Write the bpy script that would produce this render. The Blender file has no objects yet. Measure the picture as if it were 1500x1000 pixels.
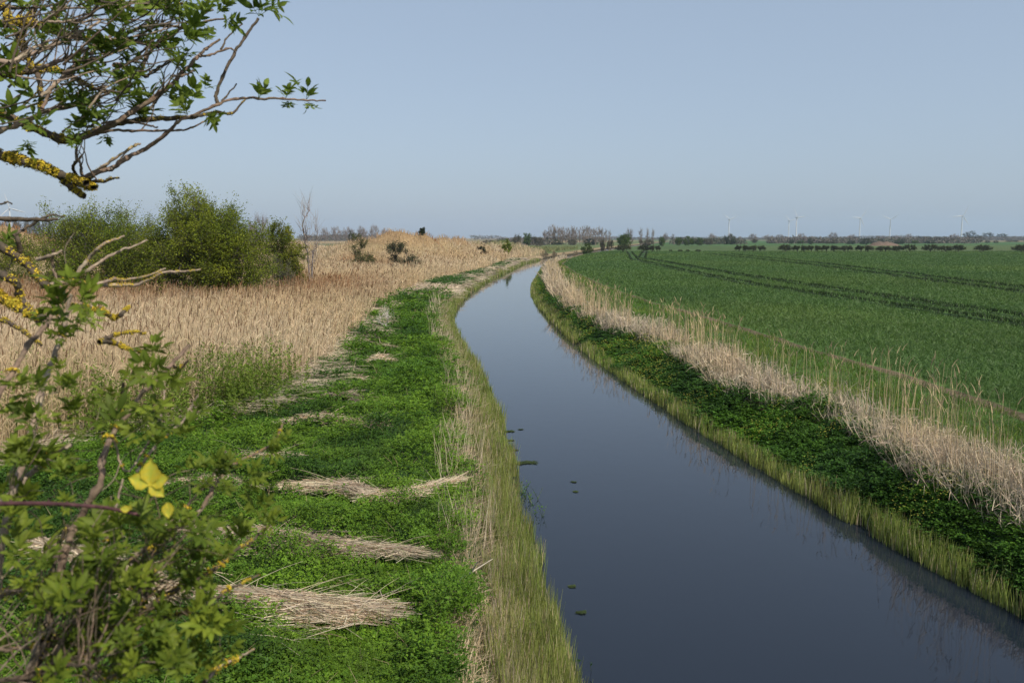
import bpy, math
import numpy as np
from mathutils import Vector

rng = np.random.default_rng(7)
C = bpy.context.scene.collection
R = math.radians

# ------------------------------------------------------------------ camera model
CAM_H = 5.0
FPX = 1250.0                      # focal length in pixels of the 1500 wide photograph
PITCH = math.atan((500 - 348) / FPX)
CF = np.array([0, math.cos(PITCH), -math.sin(PITCH)])
CU = np.array([0, math.sin(PITCH), math.cos(PITCH)])
CX = np.array([1.0, 0, 0])
CAM = np.array([0, 0, CAM_H])

def ray(px, py):
    return CF + (px - 750) / FPX * CX + (500 - py) / FPX * CU

def on_plane(px, py, z):
    d = ray(px, py)
    t = (z - CAM_H) / d[2]
    return CAM + d * t

def at_depth(px, py, dep):
    return CAM + ray(px, py) * dep

# ------------------------------------------------------------------ noise
def vnoise(x, y, scale, seed=0):
    x = np.asarray(x, float) / scale + 1000.3
    y = np.asarray(y, float) / scale + 1000.7
    xi = np.floor(x).astype(np.int64); yi = np.floor(y).astype(np.int64)
    fx = x - xi; fy = y - yi
    fx = fx * fx * (3 - 2 * fx); fy = fy * fy * (3 - 2 * fy)
    def h(a, b):
        n = (a * 374761393 + b * 668265263 + seed * 362437) & 0x7fffffff
        n = ((n ^ (n >> 13)) * 1274126177) & 0x7fffffff
        return ((n ^ (n >> 16)) & 0xffff) / 65535.0
    return (h(xi, yi) * (1 - fx) + h(xi + 1, yi) * fx) * (1 - fy) + (h(xi, yi + 1) * (1 - fx) + h(xi + 1, yi + 1) * fx) * fy

def fbm(x, y, scale, seed=0):
    return (vnoise(x, y, scale, seed) + 0.5 * vnoise(x, y, scale / 2.1, seed + 1) + 0.25 * vnoise(x, y, scale / 4.3, seed + 2)) / 1.75

# ------------------------------------------------------------------ plan of the place
def curve(pts, z, pre=(), post=()):
    P = [on_plane(px, py, z) for px, py in pts]
    xs = [p[0] for p in pre for p in [p]] if pre else []
    arr = [(a[1], a[0]) for a in pre] + [(p[1], p[0]) for p in P] + [(a[1], a[0]) for a in post]
    arr = sorted(arr)
    ys = np.array([a[0] for a in arr]); xs = np.array([a[1] for a in arr])
    yy = np.concatenate([np.arange(-60, 60, .25), np.arange(60, 400, 1.0), np.geomspace(400, 9000, 120)])
    xx = np.interp(yy, ys, xs)
    for _ in range(6):                     # soften the corners
        xx[1:-1] = .25 * xx[:-2] + .5 * xx[1:-1] + .25 * xx[2:]
    return lambda y: np.interp(y, yy, xx)

FARL = [(2.3, 164), (9, 208), (20, 260), (38, 357), (90, 600), (180, 1000), (900, 3000), (2500, 9000)]
FARR = [(7.6, 164), (14.2, 208), (25.5, 260), (44.5, 357), (97, 600), (188, 1000), (910, 3000), (2510, 9000)]
xL = curve([(835, 1000), (822, 950), (805, 880), (790, 800), (770, 740), (752, 680), (735, 620), (715, 570), (700, 540), (682, 510),
            (668, 485), (664, 465), (672, 447), (690, 428), (715, 412), (745, 398)], 0.0,
           pre=[(1.6, -60), (1.2, 0), (0.85, 7)], post=FARL)
xR = curve([(1500, 905), (1400, 855), (1300, 800), (1200, 740), (1100, 680), (1000, 618), (930, 570), (880, 535), (840, 505),
            (810, 475), (788, 450), (777, 430), (778, 418), (786, 405)], 0.0,
           pre=[(8.3, -60), (7.6, 0), (7.1, 8)], post=[(4.7, 139)] + FARR)
_xE = curve([(130, 640), (270, 620), (340, 600), (400, 575), (450, 552), (490, 520), (520, 490), (545, 455), (590, 430), (640, 412), (690, 402)], 0.65,
           pre=[(-12.5, -60), (-12, 8)], post=[(-3.0, 125), (-1, 164), (5, 208), (16, 260), (34, 357), (86, 600), (176, 1000), (896, 3000), (2490, 9000)])
xE = lambda y: np.minimum(_xE(y), xL(y) - 2.6)
_xD = curve([(1500, 772), (1464, 758), (1407, 731), (1335, 700), (1273, 645), (1190, 609), (1122, 596), (1070, 578), (1020, 543), (990, 526), (951, 501), (896, 486), (860, 469), (823, 447), (806, 426), (799, 404)], .75,
           pre=[(9.6, -60), (9.0, 5)], post=[(6.2, 139), (9.2, 164), (16, 208), (27, 260), (46, 357), (99, 600), (190, 1000), (912, 3000), (2512, 9000)])
xD = lambda y: np.maximum(_xD(y), xR(y) + .55)
_xC = curve([(1500, 605), (1430, 580), (1350, 555), (1240, 525), (1150, 497), (1050, 468), (950, 440), (880, 415), (845, 399)], 1.0,
           pre=[(13.5, -60), (12.8, 6)], post=[(7.8, 130), (11.5, 164), (18, 208), (29, 260), (48, 357), (101, 600), (192, 1000), (914, 3000), (2514, 9000)])
xC = lambda y: np.maximum(_xC(y), xD(y) + 1.3)

MOUNDS = [  # px of the crest, distance, crest height above plain, half widths across and along
    (548, 116, 4.3, 7.5, 9), (582, 120, 5.1, 6.5, 10), (618, 128, 4.8, 6.0, 11), (652, 142, 4.3, 6.0, 12), (685, 156, 5.0, 5.5, 14), (712, 172, 4.3, 5.5, 16), (738, 215, 3.3, 8, 24),
    (515, 125, 3.3, 8, 16), (20, 95, 5.3, 5, 9), (70, 100, 4.8, 4.6, 10), (160, 120, 4.0, 9, 12), (420, 150, 3.4, 14, 14)]
MND = [((px - 750) / FPX * y, y, h, sx, sy) for px, y, h, sx, sy in MOUNDS]

def ground_z(x, y):
    x = np.asarray(x, float); y = np.asarray(y, float)
    l, r, e, d, c = xL(y), xR(y), xE(y), xD(y), xC(y)
    dl = l - x; dr = x - r
    zl = np.interp(dl, [-2.5, -.5, 0, .5, 1.15, 2.2, 6], [-.75, -.45, -.07, .05, .5, .64, .68])
    t = dr / np.maximum(d - r, .3)
    zr = np.interp(t, [-8, -.6, 0, .3, 1, 2, 2.6], [-.75, -.45, -.07, .1, .78, .98, 1.0])
    z = np.where(x < (l + r) / 2, zl, zr)
    land = np.clip(np.maximum(dl - .8, dr - .5), 0, 1)
    z = z + land * ((fbm(x, y, 2.2, 3) - .5) * .16 + (fbm(x, y, 14, 5) - .5) * .25 * np.clip((dl - 3) / 8, 0, 1))
    m = np.zeros_like(z)
    for mx, my, h, sx, sy in MND:
        g = h * np.exp(-((x - mx) / sx) ** 2 - ((y - my) / sy) ** 2)
        m = np.maximum(m, g)
    m = m * (1 + (fbm(x, y, 7, 9) - .5) * .30) * np.clip((dl - 6) / 6, 0, 1)
    return z + np.where(x < l, m, 0)

# ------------------------------------------------------------------ mesh builder
def nrm(v):
    return v / np.maximum(np.linalg.norm(v, axis=-1, keepdims=True), 1e-9)

class MB:
    def __init__(s): s.V = []; s.F = []; s.K = []; s.n = 0
    def add(s, V, F, col):
        V = np.asarray(V, np.float32).reshape(-1, 3); F = np.asarray(F, np.int64).reshape(-1, 4)
        col = np.asarray(col, np.float32)
        if col.ndim == 1: col = np.repeat(col[None, :], len(V), 0)
        s.V.append(V); s.F.append(F + s.n); s.K.append(col.reshape(-1, 3)); s.n += len(V)
    def ribbons(s, P0, P1, P2, w, col, segs=3, side=None, taper=.75):
        n = len(P0)
        if n == 0: return
        t = np.linspace(0, 1, segs + 1)[None, :, None]
        P = (1 - t) ** 2 * P0[:, None] + 2 * t * (1 - t) * P1[:, None] + t * t * P2[:, None]
        d = nrm(P2 - P0)
        if side is None:
            side = rng.normal(size=(n, 3))
        sd = nrm(side - d * np.sum(side * d, -1, keepdims=True))
        ww = (np.broadcast_to(np.asarray(w, float), (n,))[:, None, None] * (1 - taper * t)) * .5
        V = np.stack([P - sd[:, None] * ww, P + sd[:, None] * ww], 2)      # n, segs+1, 2, 3
        base = (np.arange(n) * (segs + 1) * 2)[:, None] + (np.arange(segs) * 2)[None]
        F = np.stack([base, base + 1, base + 3, base + 2], -1)
        col = np.broadcast_to(np.asarray(col, float), (n, 3))
        s.add(V, F, np.repeat(col, (segs + 1) * 2, 0))
    def leaves(s, P, D, N, L, W, col, cup=.12):
        n = len(P)
        if n == 0: return
        D = nrm(D); S = nrm(np.cross(D, N)); N = np.cross(S, D)
        L = np.broadcast_to(np.asarray(L, float), (n,))[:, None]; W = np.broadcast_to(np.asarray(W, float), (n,))[:, None]
        m = P + D * L * .45
        V = np.stack([P, m + S * W * .5 + N * W * cup, P + D * L, m - S * W * .5 + N * W * cup], 1)
        F = (np.arange(n) * 4)[:, None] + np.arange(4)[None]
        col = np.broadcast_to(np.asarray(col, float), (n, 3))
        s.add(V, F, np.repeat(col, 4, 0))
    def leaflets(s, P, D, N, L, W, col, droop=.25, rib=None):
        n = len(P)
        if n == 0: return
        D = nrm(D); S = nrm(np.cross(D, N)); N = np.cross(S, D)
        ts = np.array([0, .22, .5, .78, 1.0]); ws = np.array([.03, .78, 1.0, .62, .0])
        L = np.broadcast_to(np.asarray(L, float), (n,))[:, None]; W = np.broadcast_to(np.asarray(W, float), (n,))[:, None]
        rows = []
        for t, w in zip(ts, ws):
            c = P + D * L * t - N * L * droop * t * t
            rows += [c - S * W * w * .5 + N * W * w * .16, c, c + S * W * w * .5 + N * W * w * .16]
        V = np.stack(rows, 1)
        f = []
        for k in range(4):
            a = k * 3
            f += [[a, a + 1, a + 4, a + 3], [a + 1, a + 2, a + 5, a + 4]]
        F = (np.arange(n) * 15)[:, None, None] + np.array(f)[None]
        col = np.broadcast_to(np.asarray(col, float), (n, 3))
        K = np.repeat(col[:, None], 15, 1)
        if rib is not None: K[:, 1::3] = rib[:, None]
        s.add(V, F, K)
    def prisms(s, A, B, ra, rb, col, sides=5):
        n = len(A)
        if n == 0: return
        d = nrm(B - A)
        ref = np.where(np.abs(d[:, 2:3]) > .9, np.array([[1., 0, 0]]), np.array([[0, 0, 1.]]))
        u = nrm(np.cross(d, ref)); v = np.cross(d, u)
        a = np.arange(sides) / sides * 2 * np.pi
        ring = u[:, None] * np.cos(a)[None, :, None] + v[:, None] * np.sin(a)[None, :, None]
        ra = np.broadcast_to(np.asarray(ra, float), (n,))[:, None, None]; rb = np.broadcast_to(np.asarray(rb, float), (n,))[:, None, None]
        V = np.concatenate([A[:, None] + ring * ra, B[:, None] + ring * rb], 1)
        i = np.arange(sides); j = (i + 1) % sides
        f = np.stack([i, j, j + sides, i + sides], -1)
        F = (np.arange(n) * 2 * sides)[:, None, None] + f[None]
        col = np.broadcast_to(np.asarray(col, float), (n, 3))
        s.add(V, F, np.repeat(col, 2 * sides, 0))
    def tube(s, P, r, col, sides=7, rough=0.0):
        P = np.asarray(P, float); n = len(P); r = np.broadcast_to(np.asarray(r, float), (n,))
        d = nrm(np.gradient(P, axis=0))
        u = np.cross(d[0], [0, 0, 1.0] if abs(d[0][2]) < .9 else [1.0, 0, 0]); u /= np.linalg.norm(u)
        a = np.arange(sides) / sides * 2 * np.pi; V = []
        for k in range(n):
            u = u - d[k] * np.dot(u, d[k]); u /= max(np.linalg.norm(u), 1e-9); v = np.cross(d[k], u)
            rr = r[k] * (1 + (rng.random(sides) - .5) * rough)
            V.append(P[k] + (np.cos(a)[:, None] * u + np.sin(a)[:, None] * v) * rr[:, None])
        V = np.concatenate(V)
        f = []
        i = np.arange(sides); j = (i + 1) % sides
        for k in range(n - 1):
            f.append(np.stack([k * sides + i, k * sides + j, (k + 1) * sides + j, (k + 1) * sides + i], -1))
        col = np.asarray(col, float)
        K = np.repeat(col, sides, 0) if col.ndim == 2 else col
        s.add(V, np.concatenate(f), K)
    def mesh(s, name, mat, smooth=True):
        V = np.concatenate(s.V); F = np.concatenate(s.F).astype(np.int32); K = np.concatenate(s.K)
        me = bpy.data.meshes.new(name)
        me.vertices.add(len(V)); me.vertices.foreach_set('co', V.ravel())
        me.loops.add(F.size); me.loops.foreach_set('vertex_index', F.ravel())
        me.polygons.add(len(F)); me.polygons.foreach_set('loop_start', np.arange(0, F.size, 4, dtype=np.int32))
        me.polygons.foreach_set('use_smooth', np.full(len(F), smooth))
        at = me.color_attributes.new('Col', 'FLOAT_COLOR', 'POINT')
        at.data.foreach_set('color', np.concatenate([K, np.ones((len(K), 1), np.float32)], 1).astype(np.float32).ravel())
        me.update(calc_edges=True); me.validate()
        me.materials.append(mat)
        return me
    def build(s, name, mat, parent=None, smooth=True, loc=None):
        if loc is not None:
            s.V = [v - np.asarray(loc, np.float32) for v in s.V]
        o = bpy.data.objects.new(name, s.mesh(name, mat, smooth)); C.objects.link(o)
        if parent is not None: o.parent = parent
        elif loc is not None: o.location = loc
        return o

def thing(name, label, cat, loc=(0, 0, 0), group=None):
    o = bpy.data.objects.new(name, None); o.empty_display_size = .2; C.objects.link(o)
    o.location = loc; o['label'] = label; o['category'] = cat
    if group: o['group'] = group
    return o
def tag(o, label, cat, group=None, kind=None):
    o['label'] = label; o['category'] = cat
    if group: o['group'] = group
    if kind: o['kind'] = kind
    return o
def copy_thing(root, loc, rz, scale, label, group):
    r = root.copy(); C.objects.link(r); r.location = loc; r.rotation_euler = (0, 0, rz); r.scale = scale
    r['label'] = label; r['group'] = group
    for ch in [c for c in C.objects if c.parent == root]:
        c = ch.copy(); C.objects.link(c); c.parent = r
    return r

# ------------------------------------------------------------------ materials
def new_mat(name):
    m = bpy.data.materials.new(name); m.use_nodes = True
    nt = m.node_tree; nt.nodes.clear()
    return m, nt, nt.nodes.new, nt.links.new
def leafy(name, transl=.35, rough=.6, spec=.25, vary=.35, scale=3.0):
    """per-leaf colour, broken up by world-space noise, thin enough to pass light"""
    m, nt, N, Lk = new_mat(name)
    out = N('ShaderNodeOutputMaterial'); pb = N('ShaderNodeBsdfPrincipled'); tr = N('ShaderNodeBsdfTranslucent'); mx = N('ShaderNodeMixShader')
    at = N('ShaderNodeAttribute'); at.attribute_name = 'Col'
    geo = N('ShaderNodeNewGeometry'); no = N('ShaderNodeTexNoise'); no.inputs['Scale'].default_value = scale; no.inputs['Detail'].default_value = 3
    mr = N('ShaderNodeMapRange'); mr.inputs[1].default_value = .3; mr.inputs[2].default_value = .7
    mr.inputs[3].default_value = 1 - vary; mr.inputs[4].default_value = 1 + vary
    mul = N('ShaderNodeMixRGB'); mul.blend_type = 'MULTIPLY'; mul.inputs[0].default_value = 1
    Lk(geo.outputs['Position'], no.inputs['Vector']); Lk(no.outputs['Fac'], mr.inputs[0])
    Lk(at.outputs['Color'], mul.inputs[1]); Lk(mr.outputs[0], mul.inputs[2])
    Lk(mul.outputs[0], pb.inputs['Base Color']); pb.inputs['Roughness'].default_value = rough
    pb.inputs['Specular IOR Level'].default_value = spec
    Lk(mul.outputs[0], tr.inputs['Color'])
    mx.inputs[0].default_value = transl
    Lk(pb.outputs[0], mx.inputs[1]); Lk(tr.outputs[0], mx.inputs[2]); Lk(mx.outputs[0], out.inputs[0])
    return m
def barky(name, scale=60, rough=.85, vary=.4, bump=.3):
    m, nt, N, Lk = new_mat(name)
    out = N('ShaderNodeOutputMaterial'); pb = N('ShaderNodeBsdfPrincipled')
    at = N('ShaderNodeAttribute'); at.attribute_name = 'Col'
    tc = N('ShaderNodeTexCoord'); no = N('ShaderNodeTexNoise'); no.inputs['Scale'].default_value = scale; no.inputs['Detail'].default_value = 4
    mr = N('ShaderNodeMapRange'); mr.inputs[1].default_value = .3; mr.inputs[2].default_value = .7
    mr.inputs[3].default_value = 1 - vary; mr.inputs[4].default_value = 1 + vary
    mul = N('ShaderNodeMixRGB'); mul.blend_type = 'MULTIPLY'; mul.inputs[0].default_value = 1
    bp = N('ShaderNodeBump'); bp.inputs['Strength'].default_value = bump; bp.inputs['Distance'].default_value = .01
    Lk(tc.outputs['Object'], no.inputs['Vector']); Lk(no.outputs['Fac'], mr.inputs[0]); Lk(no.outputs['Fac'], bp.inputs['Height'])
    Lk(at.outputs['Color'], mul.inputs[1]); Lk(mr.outputs[0], mul.inputs[2]); Lk(mul.outputs[0], pb.inputs['Base Color'])
    Lk(bp.outputs[0], pb.inputs['Normal']); pb.inputs['Roughness'].default_value = rough; pb.inputs['Specular IOR Level'].default_value = .2
    Lk(pb.outputs[0], out.inputs[0])
    return m

M_reed = leafy('dry_reed_straw', .25, .65, .2, .22, 1.2)
M_green = leafy('bank_leaves', .35, .55, .2, .30, 1.6)
M_rush = leafy('young_reed_blades', .35, .5, .3, .25, 2.0)
M_crop = leafy('wheat_blades', .35, .5, .25, .10, .12)
M_bush = leafy('bush_leaves', .45, .6, .15, .30, 1.1)
M_far = leafy('distant_leaves', .3, .7, .1, .35, .25)
M_elder = leafy('elder_leaves', .45, .55, .18, .25, 25)
M_flower = leafy('flower_petals', .3, .6, .1, .1, 3)
M_bark = barky('grey_bark', 12)
M_twig = barky('elder_bark', 90)
M_lichen = barky('yellow_lichen', 260, .95, .35, .6)
M_white = barky('turbine_paint', 2, .4, .03, 0)

# ground sheet
def make_ground_mat():
    m, nt, N, Lk = new_mat('ground_cover_soil')
    out = N('ShaderNodeOutputMaterial'); pb = N('ShaderNodeBsdfPrincipled')
    at = N('ShaderNodeAttribute'); at.attribute_name = 'Col'
    geo = N('ShaderNodeNewGeometry')
    cur = at.outputs['Color']
    for sc, lo, hi in ((.02, .85, 1.15), (.3, .82, 1.18), (3.5, .7, 1.3), (22, .6, 1.4)):
        no = N('ShaderNodeTexNoise'); no.inputs['Scale'].default_value = sc; no.inputs['Detail'].default_value = 5
        mr = N('ShaderNodeMapRange'); mr.inputs[1].default_value = .3; mr.inputs[2].default_value = .7; mr.inputs[3].default_value = lo; mr.inputs[4].default_value = hi
        mul = N('ShaderNodeMixRGB'); mul.blend_type = 'MULTIPLY'; mul.inputs[0].default_value = 1
        Lk(geo.outputs['Position'], no.inputs['Vector']); Lk(no.outputs['Fac'], mr.inputs[0]); Lk(cur, mul.inputs[1]); Lk(mr.outputs[0], mul.inputs[2]); cur = mul.outputs[0]
    bp = N('ShaderNodeBump'); bp.inputs['Strength'].default_value = .6; bp.inputs['Distance'].default_value = .06
    Lk(no.outputs['Fac'], bp.inputs['Height']); Lk(bp.outputs[0], pb.inputs['Normal'])
    Lk(cur, pb.inputs['Base Color']); pb.inputs['Roughness'].default_value = .95; pb.inputs['Specular IOR Level'].default_value = .1
    Lk(pb.outputs[0], out.inputs[0])
    return m
M_ground = make_ground_mat()

def make_water_mat():
    m, nt, N, Lk = new_mat('still_water')
    out = N('ShaderNodeOutputMaterial'); pb = N('ShaderNodeBsdfPrincipled')
    pb.inputs['Base Color'].default_value = (.0110, .0155, .0250, 1); pb.inputs['Roughness'].default_value = .03; pb.inputs['IOR'].default_value = 1.38
    geo = N('ShaderNodeNewGeometry'); mp = N('ShaderNodeMapping'); mp.inputs['Scale'].default_value = (1.2, .9, 1)
    no = N('ShaderNodeTexNoise'); no.inputs['Scale'].default_value = 2.2; no.inputs['Detail'].default_value = 4
    bp = N('ShaderNodeBump'); bp.inputs['Strength'].default_value = .05; bp.inputs['Distance'].default_value = .04
    Lk(geo.outputs['Position'], mp.inputs[0]); Lk(mp.outputs[0], no.inputs['Vector']); Lk(no.outputs['Fac'], bp.inputs['Height']); Lk(bp.outputs[0], pb.inputs['Normal'])
    Lk(pb.outputs[0], out.inputs[0])
    return m
M_water = make_water_mat()

# ------------------------------------------------------------------ palettes (linear albedo)
TAN = np.array([.55, .415, .245]); PALE = np.array([.62, .51, .36]); RUST = np.array([.22, .105, .042]); GREYT = np.array([.36, .30, .235])
PLUME = np.array([.22, .14, .08]); GREEN = np.array([.078, .165, .014]); DGREEN = np.array([.042, .098, .014]); LGREEN = np.array([.145, .245, .020])
RUSH = np.array([.165, .215, .045]); RUSHY = np.array([.31, .29, .095]); CROP = np.array([.078, .142, .036]); SOIL = np.array([.085, .062, .042])
OLIVE = np.array([.115, .155, .025]); MAUVE = np.array([.215, .18, .16])
def mixc(a, b, t): t = np.asarray(t)[..., None]; return a * (1 - t) + b * t
def jit(c, amt, n=None):
    c = np.asarray(c, float)
    if c.ndim == 1: c = np.repeat(c[None], n, 0)
    return np.clip(c * (1 + (rng.random((len(c), 1)) - .5) * 2 * amt) * (1 + (rng.random(c.shape) - .5) * amt * .4), 0, 1)

# ------------------------------------------------------------------ ground and water
def tram_lines():
    out = []
    for pts in ([(922, 369), (930, 381), (1000, 397), (1100, 417), (1200, 432), (1350, 455), (1500, 478), (1650, 500)],
                [(946, 366), (940, 378), (1000, 389), (1100, 406), (1200, 421), (1350, 444), (1500, 466), (1650, 487)],
                [(1040, 372), (1200, 390), (1350, 410), (1500, 430), (1650, 447)],
                [(1065, 372), (1200, 386), (1350, 404.5), (1500, 423), (1650, 440)]):
        out.append(np.array([on_plane(a, b, 1.0)[:2] for a, b in pts]))
    return out
TRAM = tram_lines()
def tram_dist(x, y):
    d = np.full(np.shape(x), 1e9)
    p = np.stack([x, y], -1)
    for L in TRAM:
        for a, b in zip(L[:-1], L[1:]):
            ab = b - a; t = np.clip(((p - a) @ ab) / (ab @ ab), 0, 1)
            d = np.minimum(d, np.linalg.norm(p - a - t[..., None] * ab, axis=-1))
    return d

def build_ground():
    ys = np.concatenate([np.arange(-40, 0, 2), np.arange(0, 60, .5), np.arange(60, 130, 1), np.arange(130, 260, 2), np.geomspace(260, 5500, 60)])
    lo = np.concatenate([-np.geomspace(70, 5000, 24)[::-1], -np.arange(40, 70, 2)[::-1], -np.arange(1, 40, 1.0)[::-1], [-.5]])
    f1 = np.linspace(0, 1, 16)
    dl = np.array([1.6, 1.15, .8, .5, .25, 0, -.5, -1.2])
    ro = np.concatenate([[.4, .8, 1.4, 2.2, 3.2], np.arange(5, 40, 2.5), np.geomspace(42, 5000, 34)])
    G = []
    for y in ys:
        l, r, e, d, c = float(xL(y)), float(xR(y)), float(xE(y)), float(xD(y)), float(xC(y))
        row = np.concatenate([e + lo, e + (l - 1.8 - e) * f1, l - dl, [(l + r) / 2], [r - 1.2, r - .5, r], r + (d - r) * np.array([.15, .3, .5, .75]), [d],
                              d + (c - d) * np.array([.15, .3, .45, .6, .72]), [c - .6, c - .48, c - .1], [c], c + ro])
        G.append(np.stack([row, np.full(len(row), y)], -1))
    G = np.array(G); X, Y = G[..., 0], G[..., 1]; Z = ground_z(X, Y)
    ny, nx = X.shape
    V = np.stack([X, Y, Z], -1).reshape(-1, 3)
    idx = np.arange(ny * nx).reshape(ny, nx)
    F = np.stack([idx[:-1, :-1], idx[:-1, 1:], idx[1:, 1:], idx[1:, :-1]], -1).reshape(-1, 4)
    l, r, e, d, c = xL(Y), xR(Y), xE(Y), xD(Y), xC(Y)
    K = np.zeros(X.shape + (3,))
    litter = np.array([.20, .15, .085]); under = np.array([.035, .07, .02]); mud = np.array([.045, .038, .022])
    # left plain: straw coloured rough grass, further fields alternate
    n1 = fbm(X, Y, 30, 21)
    K[:] = mixc(np.array([.30, .225, .12]), np.array([.20, .14, .075]), np.clip((n1 - .35) * 3, 0, 1))
    fl = (Y > 330) & (vnoise(X, Y, 320, 4) > .55); K[fl] = np.array([.09, .11, .05])
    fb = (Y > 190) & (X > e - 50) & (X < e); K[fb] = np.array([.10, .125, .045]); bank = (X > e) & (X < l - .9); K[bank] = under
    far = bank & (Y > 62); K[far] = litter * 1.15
    K[(X >= l - .9) & (X < r + .3)] = mud
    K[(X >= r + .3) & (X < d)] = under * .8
    K[(X >= d - .1) & (X < d + 1.2)] = litter
    v = (X >= d + 1.2) & (X < c); K[v] = np.array([.055, .095, .024])
    K[(X >= c - .5) & (X < c - .02)] = np.array([.105, .082, .05])
    K[(X >= c - .02)] = CROP * .9
    ff = (X >= c) & (Y > 245); K[ff] = mixc(np.array([.05, .10, .03]), np.array([.09, .10, .04]), np.clip((vnoise(X, Y, 260, 8) - .4) * 4, 0, 1))[ff]
    ff2 = (X >= c) & (Y > 520) & (vnoise(X, Y, 400, 18) > .72); K[ff2] = np.array([.15, .125, .07])
    rt = np.clip((Z - 3.9 + (fbm(X, Y, 3, 88) - .5) * 2) / 1.6, 0, .22) * (X < l); K = mixc(K, RUST * 1.2, rt)
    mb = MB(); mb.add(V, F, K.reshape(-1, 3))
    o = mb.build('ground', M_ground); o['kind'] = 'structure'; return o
build_ground()

def build_water():
    ys = np.concatenate([np.arange(-40, 260, 2), np.geomspace(260, 1200, 20)])
    rows = [[(float(xL(y)) - .75, y, 0), (float(xL(y)) * .5 + float(xR(y)) * .5, y, 0), (float(xR(y)) + .5, y, 0)] for y in ys]
    V = np.array(rows).reshape(-1, 3); i = np.arange(len(ys) * 3).reshape(-1, 3)
    F = np.stack([i[:-1, :-1], i[:-1, 1:], i[1:, 1:], i[1:, :-1]], -1).reshape(-1, 4)
    mb = MB(); mb.add(V, F, np.array([.01, .01, .01])); o = mb.build('water', M_water); o['kind'] = 'structure'
build_water()

# tramlines: strips of bare wheel track lying on the field
def build_trams():
    mb = MB()
    for L in TRAM:
        P = []
        for a, b in zip(L[:-1], L[1:]):
            n = max(2, int(np.linalg.norm(b - a) / 2)); t = np.linspace(0, 1, n, endpoint=False)[:, None]; P.append(a + (b - a) * t)
        P = np.concatenate(P + [L[-1:]])
        for _ in range(8): P[1:-1] = .25 * P[:-2] + .5 * P[1:-1] + .25 * P[2:]
        d = nrm(np.gradient(P, axis=0)); s = np.stack([d[:, 1], -d[:, 0]], -1)
        w = (.30 + .12 * rng.random(len(P)))[:, None]
        A = P - s * w; B = P + s * w
        za = ground_z(A[:, 0], A[:, 1]) + .012; zb = ground_z(B[:, 0], B[:, 1]) + .012
        V = np.stack([np.column_stack([A, za]), np.column_stack([B, zb])], 1).reshape(-1, 3)
        i = np.arange(len(P) - 1) * 2; F = np.stack([i, i + 1, i + 3, i + 2], -1)
        mb.add(V, F, np.array([.022, .045, .014]))
    o = mb.build('wheel_tracks', M_ground); o['kind'] = 'structure'
build_trams()

# ------------------------------------------------------------------ scattering
def scatter(n, y0, y1, fa, fb, a=1.3):
    """n points between two plan curves; density falls off with distance"""
    k = 4000; ys = np.linspace(y0, y1, k); w = np.maximum(fb(ys) - fa(ys), 0) * np.maximum(ys, 6.0) ** -a
    cdf = np.cumsum(w); cdf /= cdf[-1]
    y = np.interp(rng.random(n), cdf, ys); x = fa(y) + (fb(y) - fa(y)) * rng.random(n)
    return x, y
def lod(y, x=None, d0=14):
    d = np.sqrt(y * y + (0 if x is None else x * x)); return np.maximum(1, d / d0)
def inview(x, y, m=1.12):
    return (np.abs(x) < .6 * m * y + 2.5)
def V3(x, y, z): return np.stack([x, y, z], -1)
def dirv(az, el): return np.stack([np.cos(az) * np.cos(el), np.sin(az) * np.cos(el), np.sin(el)], -1)

# young green reed shoots standing in the shallows, both edges
def rushes(name, f0, f1, n, y0, y1, h0, label, tanmix):
    x, y = scatter(n, y0, y1, f0, f1, 1.5); u = (x - f0(y)) / (f1(y) - f0(y)); nb = fbm(x, y, 1.1, 35); k = inview(x, y) & (u > .42 * (nb - .30) * (1 if tanmix > .12 else .5)) & (u < 1.12 - .55 * np.abs(nb - .45) / .45 * (1 if tanmix > .12 else -0)) & (fbm(x, y, .7, 36) > (.22 if tanmix > .12 else .33) + .1 * rng.random(len(x))); x, y = x[k], y[k]; n = len(x)
    z = np.minimum(ground_z(x, y), 0.25) - .03; z = np.maximum(z, -.12)
    clump = fbm(x, y, 1.4, 31)
    h = h0 * (.6 + .6 * rng.random(n)) * (.7 + .6 * clump); s = lod(y)
    az = rng.random(n) * 6.28; le = h * (.05 + .16 * rng.random(n))
    P0 = V3(x, y, z); P2 = P0 + V3(np.cos(az) * le, np.sin(az) * le, h); P1 = P0 * .45 + P2 * .55; P1[:, :2] = P0[:, :2] * .8 + P2[:, :2] * .2
    t = rng.random(n)
    col = mixc(RUSH, RUSHY, np.clip(.05 + .6 * (fbm(x, y, 3, 33) - .2), 0, 1)); ui = (x - f0(y)) / (f1(y) - f0(y)); col = np.where((rng.random(n) < tanmix + (.55 * np.clip(.62 - ui, 0, 1) if tanmix > .12 else 0))[:, None], mixc(TAN * .8, GREYT, rng.random(n)), col)
    col = col * (1.25 if tanmix < .12 else 1.1); mb = MB(); mb.ribbons(P0, P1, P2, .0125 * s ** .85, jit(col, .42), 2, side=dirv(rng.random(n) * 6.28, np.zeros(n)), taper=.85)
    tag(mb.build(name, M_rush), label, 'reeds', kind='stuff')
rushes('young_reeds', lambda y: xL(y) - .95, lambda y: xL(y) + .05, 50000, 5, 190, .50, 'yellow-green young reed shoots lining the left edge of the water', .121)
rushes('young_reeds', lambda y: xR(y) - .05, lambda y: xR(y) + np.interp(y, [30, 50, 90], [.36, .7, 1.0]), 30000, 6, 170, .38, 'yellow-green young reed shoots lining the right edge of the water', .10)

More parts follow.
